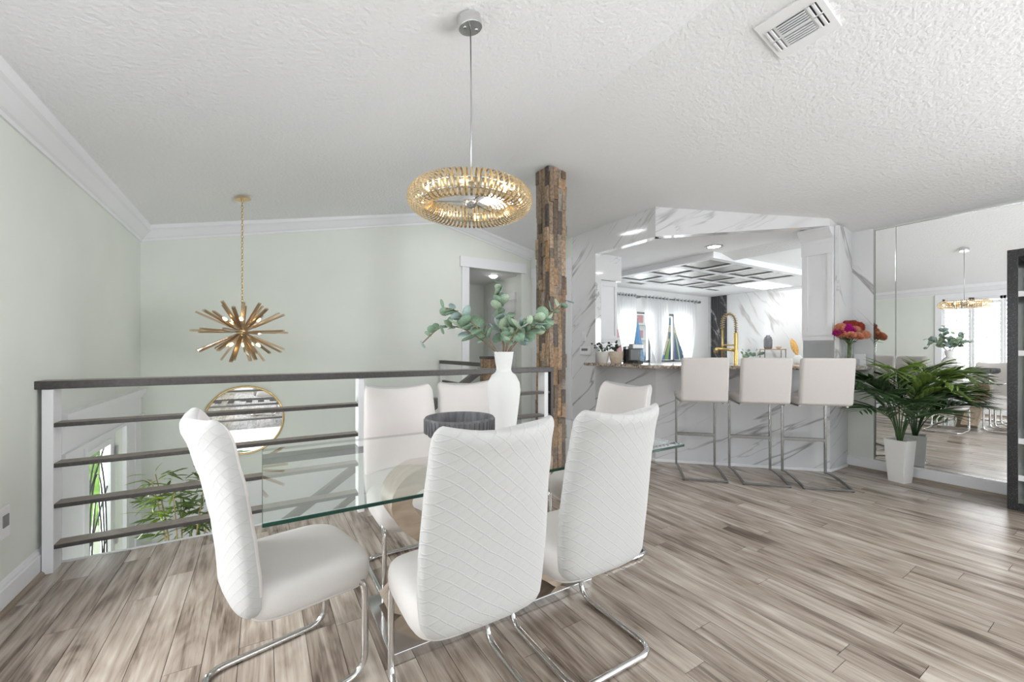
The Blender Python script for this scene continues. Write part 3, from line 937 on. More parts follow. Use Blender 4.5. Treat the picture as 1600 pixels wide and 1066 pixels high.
bm = B(); sweep(bm, (-hx, -hy, H - .14), (-hx, hy, H - .14), pr, (-1, 0, 0))
box(bm, -hx - .018, -hx, -hy, hy, H - .26, H - .14)
part('crown', bm, MAT['trim_white'], t)
upper_cab('hanging_cabinet', 'white hanging cabinet left of the kitchen opening behind the plant pots', 3.785, 4.11, 4.0, 4.9, 1.32, 2.14, '-y')
struct('trim_9', bx(3.785, 4.17, 3.975, 4.95, 2.145, KH), MAT['marble'], 'marble bulkhead above the left hanging cabinet', 'trim')

# ------------------------------------------------------------------ kitchen ceiling tray
TX0, TX1, TY0, TY1, TB = 5.02, 7.25, 3.22, 4.84, 2.40
tr = thing('ceiling_tray', 'dropped white ceiling tray with a grid of grey panels over the kitchen', 'ceiling feature', (0, 0, 0))
bm = B()
e = .09
for a in ((TX0 - e, TX1 + e, TY0 - e, TY0), (TX0 - e, TX1 + e, TY1, TY1 + e), (TX0 - e, TX0, TY0, TY1), (TX1, TX1 + e, TY0, TY1)):
    box(bm, *a, TB, KH)
for i in range(1, 4):
    xx = TX0 + (TX1 - TX0) * i / 4; box(bm, xx - .05, xx + .05, TY0, TY1, TB + .004, KH)
for j in range(1, 3):
    yy = TY0 + (TY1 - TY0) * j / 3; box(bm, TX0, TX1, yy - .05, yy + .05, TB + .0045, KH)
part('lattice', bm, MAT['trim_white'], tr)
cw, ch = (TX1 - TX0) / 4, (TY1 - TY0) / 3
for i in range(4):
    for j in range(3):
        xa, xb = TX0 + cw * i + (.05 if i else 0), TX0 + cw * (i + 1) - (.05 if i < 3 else 0)
        ya, yb = TY0 + ch * j + (.05 if j else 0), TY0 + ch * (j + 1) - (.05 if j < 2 else 0)
        pn = part('panel', bx(xa, xb, ya, yb, TB + .016, TB + .03), MAT['coffer_panel'], tr)
        bm = B(); box(bm, xb - .035, xb - .001, ya, yb, TB + .006, TB + .016); box(bm, xa, xb - .035, yb - .035, yb - .001, TB + .006, TB + .016)
        box(bm, xa + .001, xa + .006, ya, yb, TB + .006, TB + .016); box(bm, xa + .006, xb - .012, ya + .001, ya + .006, TB + .006, TB + .016)
        part('panel_edge', bm, MAT['coffer_edge'], pn)
def can_light(x, y, z, label):
    t = thing('recessed_light', label, 'light', (x, y, z))
    part('trim_ring', lth([(.072, 0), (.10, 0), (.10, -.008), (.085, -.012), (.072, -.006), (.072, 0)], 28), MAT['steel'], t, 40)
    part('lens', lth([(0, -.004), (.072, -.004), (.072, -.001), (0, -.001)], 28), MAT['can_light'], t)
can_light(4.69, 2.97, KH, 'round recessed ceiling light just inside the kitchen opening')
sk = thing('ceiling_light_panel', 'bright white rectangular ceiling light at the back of the kitchen', 'light', (8.3, 4.24, KH))
part('frame', bx(-.53, .53, -.29, .29, -.012, 0), MAT['trim_white'], sk)
part('diffuser', bx(-.5, .5, -.26, .26, -.016, -.010), MAT['light_panel'], sk)
for (x_, y_, lab) in ((6.0, 5.35, 'small slot air vent in the kitchen ceiling near the curtains'), (8.0, 5.1, 'small slot air vent in the kitchen ceiling beside the light panel')):
    t = thing('slot_vent', lab, 'vent', (x_, y_, KH))
    part('frame', bx(-.2, .2, -.06, .06, -.008, 0), MAT['trim_white'], t)
    for k in range(3): part('slot', bx(-.18, .18, -.045 + .034 * k, -.025 + .034 * k, -.010, -.006), MAT['black_gap'], t)

# ------------------------------------------------------------------ ceiling vent on the sloped ceiling
sl_ang = math.atan(SL)
def on_slope(x, y): return (x, y, ceil_h(x))
vt = thing('ceiling_vent', 'square white four-way air vent on the sloped ceiling', 'vent', on_slope(2.555, 1.125))
vt.rotation_euler = (0, sl_ang, 0)
part('plate', rbx(-.155, .155, -.155, .155, -.012, .0, .003), MAT['white_paint'], vt)
def louv(x0, x1, y0, y1, n, along, dark):
    for k in range(n):
        if along == 'x':
            yy = y0 + (y1 - y0) * (k + .5) / n; h = (y1 - y0) / n
            part('slot', bx(x0, x1, yy - h * .32, yy + h * .32, -.0135, -.011), MAT['black_gap' if dark else 'grey_plastic'], vt)
            part('louver', rbx(x0, x1, yy - h * .05, yy + h * .42, -.020, -.013, .001, seg=1), MAT['trim_white'], vt)
        else:
            xx = x0 + (x1 - x0) * (k + .5) / n; h = (x1 - x0) / n
            part('slot', bx(xx - h * .32, xx + h * .32, y0, y1, -.0135, -.011), MAT['black_gap' if dark else 'grey_plastic'], vt)
            part('louver', rbx(xx - h * .05, xx + h * .42, y0, y1, -.020, -.013, .001, seg=1), MAT['trim_white'], vt)
louv(-.085, -.005, -.07, .07, 5, 'y', True)
louv(.01, .09, -.07, .07, 5, 'y', False)
for s, dk in ((-1, True), (1, False)):
    for q in (0, 1):
        louv(-.085 + .092 * q, -.005 + .092 * q, s * .08 if s > 0 else -.13, s * .08 + .05 if s > 0 else -.08, 2, 'x', dk)
# square flush skylight over the landing
pm('skylight_panel', (1, 1, 1), .5, emit=(1, 1, 1), es=24)
fl = thing('flush_skylight', 'small square bright skylight above the stair landing', 'light', on_slope(2.47, 4.42))
fl.rotation_euler = (0, sl_ang, 0)
part('frame', bx(-.2, .2, -.2, .2, -.012, .0), MAT['trim_white'], fl)
part('diffuser', bx(-.15, .15, -.15, .15, -.016, -.010), MAT['skylight_panel'], fl)

# ------------------------------------------------------------------ dining table
tb_ = thing('dining_table', 'glass-topped dining table with a curved wood pedestal', 'table', (.9, 1.785, 0))
bm = rbx(-.9, .9, -.49, .49, .738, .75, .002, seg=1)
for f in bm.faces:
    f.material_index = 0 if abs(f.normal.z) > .9 else 1
bm.normal_update()
for f in bm.faces:
    f.material_index = 0 if abs(f.normal.z) > .9 else 1
part('glass_top', bm, [MAT['glass_top'], MAT['glass_edge']], tb_, label='clear glass top with dark green edges')
part('base_plate', rbx(-.48, .55, -.2, .235, .0, .045, .003), MAT['chrome'], tb_, label='mirror polished steel base plate')
def ribbon(sgn, ya, yb):
    # foot at one side, diagonal rise, curled shoulder under the glass at the other side
    ctr = [(-.40 * sgn, .045), (-.30 * sgn, .13), (-.10 * sgn, .25), (.14 * sgn, .37), (.34 * sgn, .48), (.42 * sgn, .58), (.40 * sgn, .66), (.30 * sgn, .705), (.14 * sgn, .715)]
    pts = []
    for i in range(len(ctr) - 1):
        p0 = Vector(ctr[max(0, i - 1)]); p1 = Vector(ctr[i]); p2 = Vector(ctr[i + 1]); p3 = Vector(ctr[min(len(ctr) - 1, i + 2)])
        for k in range(5):
            t = k / 5
            pts.append(.5 * ((2 * p1) + (-p0 + p2) * t + (2 * p0 - 5 * p1 + 4 * p2 - p3) * t * t + (-p0 + 3 * p1 - 3 * p2 + p3) * t ** 3))
    pts.append(Vector(ctr[-1]))
    bm = B()
    rings = []
    for i, p in enumerate(pts):
        a = pts[max(0, i - 1)]; b = pts[min(len(pts) - 1, i + 1)]
        t = (b - a).normalized(); n = Vector((-t.y, t.x))
        th = .042
        q = [p + n * th, p - n * th]
        for v in q: v.y = min(max(v.y, .045), .737)
        rings.append([bm.verts.new((q[0].x, ya, q[0].y)), bm.verts.new((q[0].x, yb, q[0].y)), bm.verts.new((q[1].x, yb, q[1].y)), bm.verts.new((q[1].x, ya, q[1].y))])
    for A, D in zip(rings, rings[1:]):
        for k in range(4): bm.faces.new((A[k], A[(k + 1) % 4], D[(k + 1) % 4], D[k]))
    bm.faces.new(rings[0]); bm.faces.new(rings[-1][::-1])
    part('pedestal_arm', bm, MAT['table_wood'], tb_, 40)
ribbon(1, .02, .19)
ribbon(-1, -.165, .005)

# ------------------------------------------------------------------ dining chairs
def interp(tab, z):
    for (a, b), (c_, d) in zip(tab, tab[1:]):
        if z <= c_:
            t = (z - a) / (c_ - a); t = t * t * (3 - 2 * t) * .5 + t * .5
            return b + (d - b) * t
    return tab[-1][1]
def chair_back():
    bm = B()
    prof = [(.36, -.165), (.46, -.170), (.6, -.185), (.75, -.215), (.9, -.255), (1.02, -.30)]
    wid = [(.36, .20), (.42, .212), (.47, .219), (.6, .222), (.8, .213), (.92, .206), (1.0, .202)]
    zs = [.362, .367, .378, .40, .44, .5, .56, .62, .68, .74, .8, .85, .9, .925, .945, .96, .975, .985, .992, .997]
    N = 40
    rings = []
    for i, z in enumerate(zs):
        w = interp(wid, z); yc = interp(prof, z)
        th = .040
        if z > .95:
            q = (z - .95) / .05; th *= math.sqrt(max(.02, 1 - q * q)); w -= .030 * (1 - math.sqrt(max(0, 1 - q * q)))
        if z < .40:
            q = (.40 - z) / .040; th *= math.sqrt(max(.15, 1 - q * q)); w -= .05 * (1 - math.sqrt(max(0, 1 - q * q)))
        ring = []
        for k in range(N):
            a = 2 * PI * k / N
            ca, sa = math.cos(a), math.sin(a)
            x_ = w * math.copysign(abs(ca) ** .5, ca); y_ = th * math.copysign(abs(sa) ** .6, sa)
            u = x_ / .21
            lift = max(0, (z - .62) / .38)
            zz = z + (.032 * u * u - .010) * lift ** 2
            ring.append(bm.verts.new((x_, yc + y_ + .045 * u * u * (.3 + .7 * lift), zz)))
        rings.append(ring)
    for A, D in zip(rings, rings[1:]):
        for k in range(N): bm.faces.new((A[k], A[(k + 1) % N], D[(k + 1) % N], D[k]))
    bm.faces.new(rings[0]); bm.faces.new(rings[-1])
    bmesh.ops.recalc_face_normals(bm, faces=bm.faces[:])
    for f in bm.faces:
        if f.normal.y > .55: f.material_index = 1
    return bm
SEAT_RINGS = [(.352, .88), (.356, .93), (.366, .965), (.385, .99), (.41, 1.0), (.435, .995), (.452, .97), (.463, .925), (.470, .84), (.474, .68), (.476, .42), (.477, .15)]
def seat_pt(a, f, z):
    ca, sa = math.cos(a), math.sin(a)
    x_ = .225 * f * math.copysign(abs(ca) ** .42, ca)
    y_ = .037 + .213 * f * math.copysign(abs(sa) ** .42, sa)
    fr = max(0, (y_ - .06) / .19)
    return Vector((x_, y_, z - .022 * fr * fr - .004 * (1 - fr)))
def chair_seat():
    bm = B(); N = 48
    rings = [[bm.verts.new(seat_pt(2 * PI * k / N, f, z)) for k in range(N)] for z, f in SEAT_RINGS]
    for A, D in zip(rings, rings[1:]):
        for k in range(N): bm.faces.new((A[k], A[(k + 1) % N], D[(k + 1) % N], D[k]))
    bm.faces.new(rings[0]); bm.faces.new(rings[-1])
    return bm
def make_chair():
    t = thing('dining_chair', 'x', 'chair', (0, 0, 0), 0, 'slip-covered dining chairs around the glass table')
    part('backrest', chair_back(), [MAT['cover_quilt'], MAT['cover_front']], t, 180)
    part('seat', chair_seat(), MAT['cover_seat'], t, 180)
    # elastic hem under the cover
    loop = [seat_pt(2 * PI * k / 40, .90, .353) for k in range(40)]
    part('cover_hem', tb(loop, .0065, n=6, closed=True), MAT['cover_seat'], t, 180)
    fr = fillet([(-.19, -.02, .392), (-.2, .205, .380), (-.2, .205, .014), (-.2, -.235, .014), (.2, -.235, .014), (.2, .205, .014), (.2, .205, .380), (.19, -.02, .392)], .075, 7)
    part('frame', tb(fr, .0125, n=12), MAT['chrome'], t, 60, label='bent chrome tube cantilever frame')
    for sx in (-.2, .2):
        for yy in (.09, -.12):
            part('glide', rbx(sx - .007, sx + .007, yy - .012, yy + .012, 0, .008, .002, seg=1), MAT['black'], t)
    return t
CH = [((.605, 1.315), 0, 'white-covered dining chair nearest the viewer, its quilted back turned to us'),
      ((1.145, 1.345), 0, 'white-covered dining chair at the near side, second from the left, back turned to us'),
      ((.085, 1.75), math.radians(-90 + 13), 'white-covered dining chair at the left end of the glass table'),
      ((1.74, 1.86), math.radians(90), 'white-covered dining chair at the right end of the table nearest the bar'),
      ((.705, 2.22), PI, 'white-covered dining chair on the far side beside the railing, left one'),
      ((1.165, 2.25), PI, 'white-covered dining chair on the far side behind the white vase')]
proto = make_chair()
for i, ((x_, y_), rz, lab) in enumerate(CH):
    o = proto if i == 0 else copy_tree(proto)
    o.location = (x_, y_, 0); o.rotation_euler = (0, 0, rz); o['label'] = lab

# ------------------------------------------------------------------ bar stools
def make_stool():
    t = thing('bar_stool', 'x', 'stool', (0, 0, 0), 0, 'upholstered bar stools at the breakfast bar')
    bm = rbx(-.205, .205, -.235, -.165, .735, 1.15, .022, seg=3)
    for v in bm.verts:
        v.co.y -= .05 * max(0, (v.co.z - .8) / .35) ** 1.5
    part('backrest', bm, MAT['stool_fabric'], t, 60)
    part('seat', rbx(-.205, .205, -.2, .215, .725, .80, .022, seg=3), MAT['stool_fabric'], t, 60)
    for sx in (-.185, .185):
        part('leg', rbx(sx - .009, sx + .009, .2, .225, .02, .727, .002, seg=1), MAT['stool_steel'], t)
        bm = B(); tube(bm, fillet([(sx, .21, .035), (sx, .10, .042), (sx, -.05, .035), (sx, -.26, .012)], .08, 4), .0, flat=(.02, .014))
        part('runner', bm, MAT['stool_steel'], t)
        part('seat_rail', bx(sx - .009, sx + .009, -.17, .225, .712, .726), MAT['stool_steel'], t)
        part('glide', lth([(0, 0), (.012, 0), (.012, .006), (0, .006)], 10), MAT['black'], t, loc=(sx, -.255, 0))
    part('base_bar', rbx(-.195, .195, -.272, -.248, .006, .02, .002, seg=1), MAT['stool_steel'], t)
    part('footrest', rbx(-.18, .18, .200, .224, .33, .362, .002, seg=1), MAT['stool_steel'], t)
    return t
ST = [((3.69, 2.49), 'cream upholstered bar stool farthest left at the bar'),
      ((4.04, 2.125), 'cream upholstered bar stool in the middle of the three'),
      ((4.375, 1.785), 'cream upholstered bar stool nearest the wall mirror')]
ps = make_stool()
for i, ((x_, y_), lab) in enumerate(ST):
    o = ps if i == 0 else copy_tree(ps)
    o.location = (x_, y_, 0); o.rotation_euler = (0, 0, -PI / 4); o['label'] = lab

# ------------------------------------------------------------------ ring pendant over the table
PX, PY, PZ = .88, 1.835, 1.955
pd = thing('ring_pendant', 'gold wire ring pendant lamp hanging over the dining table', 'pendant lamp', (PX, PY, PZ))
pc = ceil_h(PX) - PZ
cn = part('canopy', lth([(0, 0), (.058, 0), (.06, .004), (.06, .045), (.05, .05), (0, .05)], 32), MAT['chrome'], pd, 40, loc=(0, 0, pc - .05), rot=(0, -sl_ang, 0))
for s in (-1, 1):
    part('screw_cap', lth([(0, -.008), (.008, -.006), (.01, 0), (0, 0)], 10), MAT['chrome'], cn, 40, loc=(.032 * s, 0, 0))
part('cord', tb([(0, 0, pc - .05), (.004, 0, pc * .5), (0, 0, .03)], .0035, n=6), MAT['steel'], pd, 180)
part('hub', lth([(0, -.036), (.02, -.031), (.034, -.015), (.038, 0), (.034, .015), (.02, .031), (0, .036)], 20), MAT['chrome'], pd, 180)
RM = .243
for k in range(3):
    a = k * 2 * PI / 3 + .5
    part('spoke', tb([(0, 0, 0), (math.cos(a) * RM, math.sin(a) * RM, 0)], .005, n=6), MAT['chrome'], pd)
core = B()
for zz in (.022, -.022):
    tube(core, [(RM * math.cos(t * PI / 36), RM * math.sin(t * PI / 36), zz) for t in range(72)], .006, n=6, closed=True)
part('core_ring', core, MAT['chrome'], pd, 180)
hoop = B()
rings = []
N = 20
tube(hoop, [(.062 * math.cos(2 * PI * k / N), 0, .058 * math.sin(2 * PI * k / N)) for k in range(N)], .0, closed=True, flat=(.009, .002))
hoop = mesh_of(hoop, 'wire_hoop', 60); hoop.materials.append(MAT['pale_gold'])
NH = 66
for k in range(NH):
    a = 2 * PI * k / NH
    obj('wire_hoop', hoop, None, pd, (RM * math.cos(a), RM * math.sin(a), 0), (0, 0, a))
bulb = lth([(0, -.012), (.009, -.008), (.0115, 0), (.009, .012), (.004, .022), (0, .024)], 12)
bulb = mesh_of(bulb, 'bulb', 180); bulb.materials.append(MAT['bulb_warm'])
for k in range(8):
    a = 2 * PI * (k + .3) / 8
    obj('bulb', bulb, None, pd, (RM * math.cos(a), RM * math.sin(a), 0), (PI / 2, 0, a))
    part('socket', lth([(0, -.04), (.011, -.04), (.011, -.012), (0, -.012)], 10), MAT['chrome'], pd, 40, loc=(RM * math.cos(a), RM * math.sin(a), 0), rot=(PI / 2, 0, a))

# ------------------------------------------------------------------ sputnik chandelier
SXp, SYp, SZp = -.155, 4.52, 1.385
sp = thing('starburst_chandelier', 'brass starburst chandelier with smoky bars in the stairwell', 'chandelier', (SXp, SYp, SZp))
sc_ = ceil_h(SXp) - SZp
part('canopy', lth([(0, 0), (.03, -.012), (.06, -.02), (.065, -.028), (0, -.03)][::-1], 28), MAT['brass'], sp, 40, loc=(0, 0, sc_), rot=(0, -sl_ang, 0))
link = tb([(.009 * math.cos(t * PI / 6), 0, .016 * math.sin(t * PI / 6)) for t in range(12)], .0028, n=5, closed=True)
link = mesh_of(link, 'chain_link', 180); link.materials.append(MAT['brass'])
nl = int((sc_ - .08) / .027)
for k in range(nl):
    obj('chain_link', link, None, sp, (0, 0, .07 + k * .027), (0, 0, (k % 2) * PI / 2 + .4))
part('hub', lth([(0, -.05), (.03, -.045), (.045, -.02), (.045, .02), (.03, .045), (.012, .06), (0, .07)], 20), MAT['brass'], sp, 180)
barm = B(); box(barm, -.014, .014, -.006, .006, .05, .38); barm = mesh_of(barm, 'glass_bar'); barm.materials.append(MAT['bronze'])
barg = B(); rbox(barg, -.0155, .0155, -.0095, .0095, .10, .395, .003, seg=1); barg = mesh_of(barg, 'glass_sleeve'); barg.materials.append(MAT['glass_smoke'])
rnd = random.Random(3)
for lat, n, L in ((0, 10, .98), (28, 9, 1.0), (-28, 9, 1.0), (58, 6, .82), (-58, 6, .82)):
    for k in range(n):
        az = 2 * PI * (k + (.5 if lat > 0 else .15)) / n + rnd.uniform(-.1, .1)
        la = math.radians(lat + rnd.uniform(-4, 4))
        d = Vector((math.cos(la) * math.cos(az), math.cos(la) * math.sin(az), math.sin(la)))
        q = d.to_track_quat('Z', 'Y').to_euler()
        o = obj('glass_bar', barm, None, sp, (0, 0, 0), q, (1, 1, L * rnd.uniform(.94, 1.0)))
        obj('glass_sleeve', barg, None, o)
for k in range(10):
    lat = 40 if k % 2 else -42
    az = 2 * PI * k / 10 + .3
    d = Vector((math.cos(math.radians(lat)) * math.cos(az), math.cos(math.radians(lat)) * math.sin(az), math.sin(math.radians(lat))))
    obj('bulb', bulb, None, sp, d * .17, d.to_track_quat('Z', 'Y').to_euler(), 1.25)

# ------------------------------------------------------------------ leaf meshes
def round_leaf(name, mat):
    bm = B()
    N = 10
    c = bm.verts.new((0, .5, -.05))
    r = []
    for k in range(N):
        a = 2 * PI * k / N - PI / 2
        y = .5 + .5 * math.sin(a); x_ = .46 * math.cos(a) * (1 - .12 * (y - .5))
        r.append(bm.verts.new((x_, y, .10 * abs(x_) + .06 * (y - .5) ** 2)))
    for k in range(N): bm.faces.new((c, r[k], r[(k + 1) % N]))
    ext = bmesh.ops.extrude_face_region(bm, geom=bm.faces[:])
    for v in [g for g in ext['geom'] if isinstance(g, bmesh.types.BMVert)]: v.co.z += .018
    me = mesh_of(bm, name, 180); me.materials.append(mat); return me
def blade_leaf(name, mat, w=.10):
    bm = B()
    prev = None
    for t, k in ((0, .25), (.25, .9), (.5, 1), (.75, .7), (1, .04)):
        z = -.18 * t * t
        row = [bm.verts.new((-w * k / 2, t, z + .02 * k)), bm.verts.new((0, t, z)), bm.verts.new((w * k / 2, t, z + .02 * k))]
        if prev:
            bm.faces.new((prev[0], prev[1], row[1], row[0])); bm.faces.new((prev[1], prev[2], row[2], row[1]))
        prev = row
    ext = bmesh.ops.extrude_face_region(bm, geom=bm.faces[:])
    for v in [g for g in ext['geom'] if isinstance(g, bmesh.types.BMVert)]: v.co.z += .006
    me = mesh_of(bm, name, 180); me.materials.append(mat); return me

def aim(d, roll=0.0):
    """euler turning local +Y to d"""
    q = Vector(d).to_track_quat('Y', 'Z')
    return (q.to_matrix() @ Matrix.Rotation(roll, 3, 'Y')).to_euler()

# ------------------------------------------------------------------ vase with eucalyptus, bowl
VX, VY = 1.137, 1.95
bm = lth([(0, 0), (.062, 0), (.066, .006), (.07, .06), (.084, .17), (.092, .245), (.088, .29), (.068, .33), (.046, .348), (.041, .36), (.041, .372), (.048, .41), (.055, .46), (.051, .46), (.040, .40), (.036, .37), (.036, .35), (.06, .325), (.078, .28), (.06, .05), (0, .03)], 40)
solid('vase', bm, MAT['ceramic_white'], 'tall white ceramic vase on the dining table', 'vase', 60, loc=(VX, VY, .75))
eu = thing('eucalyptus_branches', 'spray of green eucalyptus branches standing in the white table vase', 'plant', (VX, VY, 1.16))
R = Vector((math.cos(TH), -math.sin(TH), 0)); V = Vector((math.sin(TH), math.cos(TH), 0)); U = Vector((0, 0, 1))
leafs = [round_leaf('leaf', MAT[m]) for m in ('leaf_euc', 'leaf_euc', 'leaf_euc_pale', 'leaf_euc_blue')]
rnd = random.Random(11)
branches = [[(0, 0, 0), (-.10, .02, .10), (-.24, .05, .19), (-.36, .08, .20), (-.47, .10, .10)],
            [(0, 0, 0), (-.07, -.04, .11), (-.17, -.06, .21), (-.27, -.05, .28), (-.33, -.02, .29)],
            [(0, 0, 0), (-.01, .03, .14), (-.035, .05, .26), (-.03, .06, .36), (-.02, .05, .43)],
            [(0, 0, 0), (.05, .02, .10), (.13, .04, .16), (.21, .05, .20), (.30, .05, .30)],
            [(0, 0, 0), (.08, -.04, .12), (.17, -.07, .19), (.26, -.06, .26), (.34, -.02, .33)],
            [(0, 0, 0), (.03, -.06, .11), (.08, -.14, .17), (.14, -.20, .19)],
            [(0, 0, 0), (.00, .08, .12), (-.03, .18, .2), (-.02, .26, .24)],
            [(0, 0, 0), (.02, -.02, .1), (.03, -.03, .18), (.04, -.03, .24)]]
for bi, br in enumerate(branches):
    P = [R * a + V * b + U * c_ for a, b, c_ in br]
    pts = fillet(P, .08, 4)
    s = part('stem', tb([Vector((0, 0, -.15))] + pts, [.0035] * (len(pts) + 1), n=5), MAT['stem_brown'], eu, 180)
    tot = len(pts)
    nlv = 17 if bi < 5 else 12
    for k in range(nlv):
        f = .22 + .78 * k / (nlv - 1)
        i = min(tot - 2, int(f * (tot - 1)))
        p = pts[i].lerp(pts[i + 1], f * (tot - 1) - i)
        t = (pts[i + 1] - pts[i]).normalized()
        side = t.cross(Vector((rnd.uniform(-1, 1), rnd.uniform(-1, 1), rnd.uniform(-1, 1)))).normalized()
        if k % 2: side = -side
        d = (side * .9 + t * .5 + Vector((0, 0, rnd.uniform(-.2, .4)))).normalized()
        obj('leaf', rnd.choice(leafs), None, s, p, aim(d, rnd.uniform(-1.2, 1.2)), rnd.uniform(.055, .088) * (1.0 if f < .85 else .75))
bw = thing('bowl', 'dark grey ribbed wooden bowl on a clear stand on the table', 'bowl', (.73, 1.63, .75))
bm = lth([(0, .098), (.10, .098), (.135, .105), (.147, .125), (.150, .175), (.147, .182), (.138, .182), (.132, .175), (.128, .135), (.11, .118), (0, .112)], 48)
part('dish', bm, MAT['bowl_wood'], bw, 50)
rib = rbx(-.0035, .0035, -.004, .003, .118, .176, .002, seg=1); rib = mesh_of(rib, 'rib'); rib.materials.append(MAT['bowl_wood'])
for k in range(44):
    a = 2 * PI * k / 44
    obj('rib', rib, None, bw, (.149 * math.cos(a), .149 * math.sin(a), 0), (0, 0, a + PI / 2))
part('stand', rbx(-.05, .05, -.05, .05, 0, .097, .004), MAT['acrylic'], bw, label='clear acrylic stand')

# ------------------------------------------------------------------ potted palm
PPX, PPY = 5.055, 1.37
pot = thing('planter', 'tall tapered glossy white square planter by the mirror', 'planter', (PPX, PPY, 0), math.radians(-12))
def taper_box(b0, b1, h, t):
    bm = B()
    def ring(s, z): return [bm.verts.new((x_ * s, y_ * s, z)) for x_, y_ in ((-1, -1), (1, -1), (1, 1), (-1, 1))]
    r0, r1, r2, r3 = ring(b0, 0), ring(b1, h), ring(b1 - t, h), ring(b1 - t - .005, h - .04)
    for A, D in ((r0, r1), (r1, r2), (r2, r3)):
        for k in range(4): bm.faces.new((A[k], A[(k + 1) % 4], D[(k + 1) % 4], D[k]))
    bm.faces.new(r0); bm.faces.new(r3[::-1])
    bmesh.ops.bevel(bm, geom=[e for e in bm.edges if abs(e.verts[0].co.z - e.verts[1].co.z) > .2], offset=.006, segments=2, affect='EDGES')
    return bm
part('body', taper_box(.062, .085, .39, .010), MAT['planter_white'], pot)
part('soil', bx(-.07, .07, -.07, .07, .33, .352), MAT['bark'], pot)
palm = thing('palm', 'leafy dark green palm with arching fronds in the white planter', 'plant', (PPX, PPY, .345))
lf_d = blade_leaf('leaflet', MAT['leaf_palm'], .16); lf_l = blade_leaf('leaflet', MAT['leaf_palm_light'], .16)
rnd = random.Random(5)
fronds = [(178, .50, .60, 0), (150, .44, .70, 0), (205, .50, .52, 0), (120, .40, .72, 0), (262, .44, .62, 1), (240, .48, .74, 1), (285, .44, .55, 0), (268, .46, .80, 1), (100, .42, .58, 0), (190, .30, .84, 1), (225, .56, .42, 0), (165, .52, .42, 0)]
for az, reach, rise, light in fronds:
    a = math.radians(az)
    h = Vector((math.cos(a), math.sin(a), 0))
    if h.x > 0: h.x *= .25; h.normalize()
    P = [Vector((0, 0, 0)) + h * .01, h * .05 + U * rise * .55, h * reach * .45 + U * rise * .98, h * reach + U * rise * .78]
    pts = []
    for k in range(15):
        t = k / 14
        pts.append(P[0] * (1 - t) ** 3 + P[1] * 3 * t * (1 - t) ** 2 + P[2] * 3 * t * t * (1 - t) + P[3] * t ** 3)
    fr = part('frond', tb(pts, [.006 - .0045 * k / 14 for k in range(15)], n=5), MAT['leaf_palm'], palm, 180)
    n = 12
    for k in range(n):
        f = .40 + .60 * k / (n - 1)
        i = min(13, int(f * 14)); p = pts[i].lerp(pts[i + 1], f * 14 - i)
        t = (pts[i + 1] - pts[i]).normalized()
        sd = t.cross(U).normalized()
        L = .26 * math.sin(PI * (.22 + .70 * k / (n - 1))) + .03
        for s in (-1, 1):
            d = (sd * s * .72 + t * .75 + U * (.12 + rnd.uniform(-.1, .1))).normalized()
            tip = p + d * L
            if PPX + tip.x > XR - .03:
                d.x = -abs(d.x) * .2; d.normalize()
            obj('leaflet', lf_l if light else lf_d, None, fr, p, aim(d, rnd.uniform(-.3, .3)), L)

# ------------------------------------------------------------------ bamboo in the foyer
bp = thing('bamboo_plant', 'tall leafy green bamboo plant in the lower foyer', 'plant', (-.60, 4.72, FZ))
part('pot', lth([(0, 0), (.12, 0), (.16, .30), (.15, .30), (.13, .26), (0, .26)], 24), MAT['black'], bp, 40)
lb_d = blade_leaf('leaf', MAT['leaf_bamboo'], .15); lb_l = blade_leaf('leaf', MAT['leaf_bamboo_lime'], .15)
rnd = random.Random(9)
for c_ in range(7):
    a = 2 * PI * c_ / 7; bx0 = Vector((.06 * math.cos(a), .06 * math.sin(a), .26))
    top = Vector((.24 * math.cos(a), .20 * math.sin(a), 1.46 + rnd.uniform(-.15, .1)))
    mid = bx0.lerp(top, .6) - Vector((.05 * math.cos(a), .05 * math.sin(a), 0))
    pts = [bx0 * (1 - t) ** 2 + mid * 2 * t * (1 - t) + top * t * t for t in [k / 10 for k in range(11)]]
    st_ = part('cane', tb(pts, [.011 - .007 * k / 10 for k in range(11)], n=6), MAT['cane'], bp, 180)
    for k in range(42):
        f = rnd.uniform(.62, 1.0)
        i = min(9, int(f * 10)); p = pts[i].lerp(pts[i + 1], f * 10 - i)
        az = rnd.uniform(0, 2 * PI)
        hd = Vector((math.cos(az), math.sin(az), rnd.uniform(-.15, .5)))
        q = p + hd * rnd.uniform(.0, .15)
        if q.y + 4.72 > YF - .12: q.y = YF - .12 - 4.72
        if q.x - .60 < XL + .15: q.x = XL + .15 + .60
        d = (hd + Vector((0, 0, rnd.uniform(-.5, .2)))).normalized()
        L = rnd.uniform(.11, .18)
        if (q + d * L).y + 4.72 > YF - .01: d.y = -abs(d.y)
        if (q + d * L).x - .60 < XL + .02: d.x = abs(d.x)
        obj('leaf', lb_l if (q.x < -.04 and rnd.random() < .6) else lb_d, None, st_, q, aim(d, rnd.uniform(-.8, .8)), L)

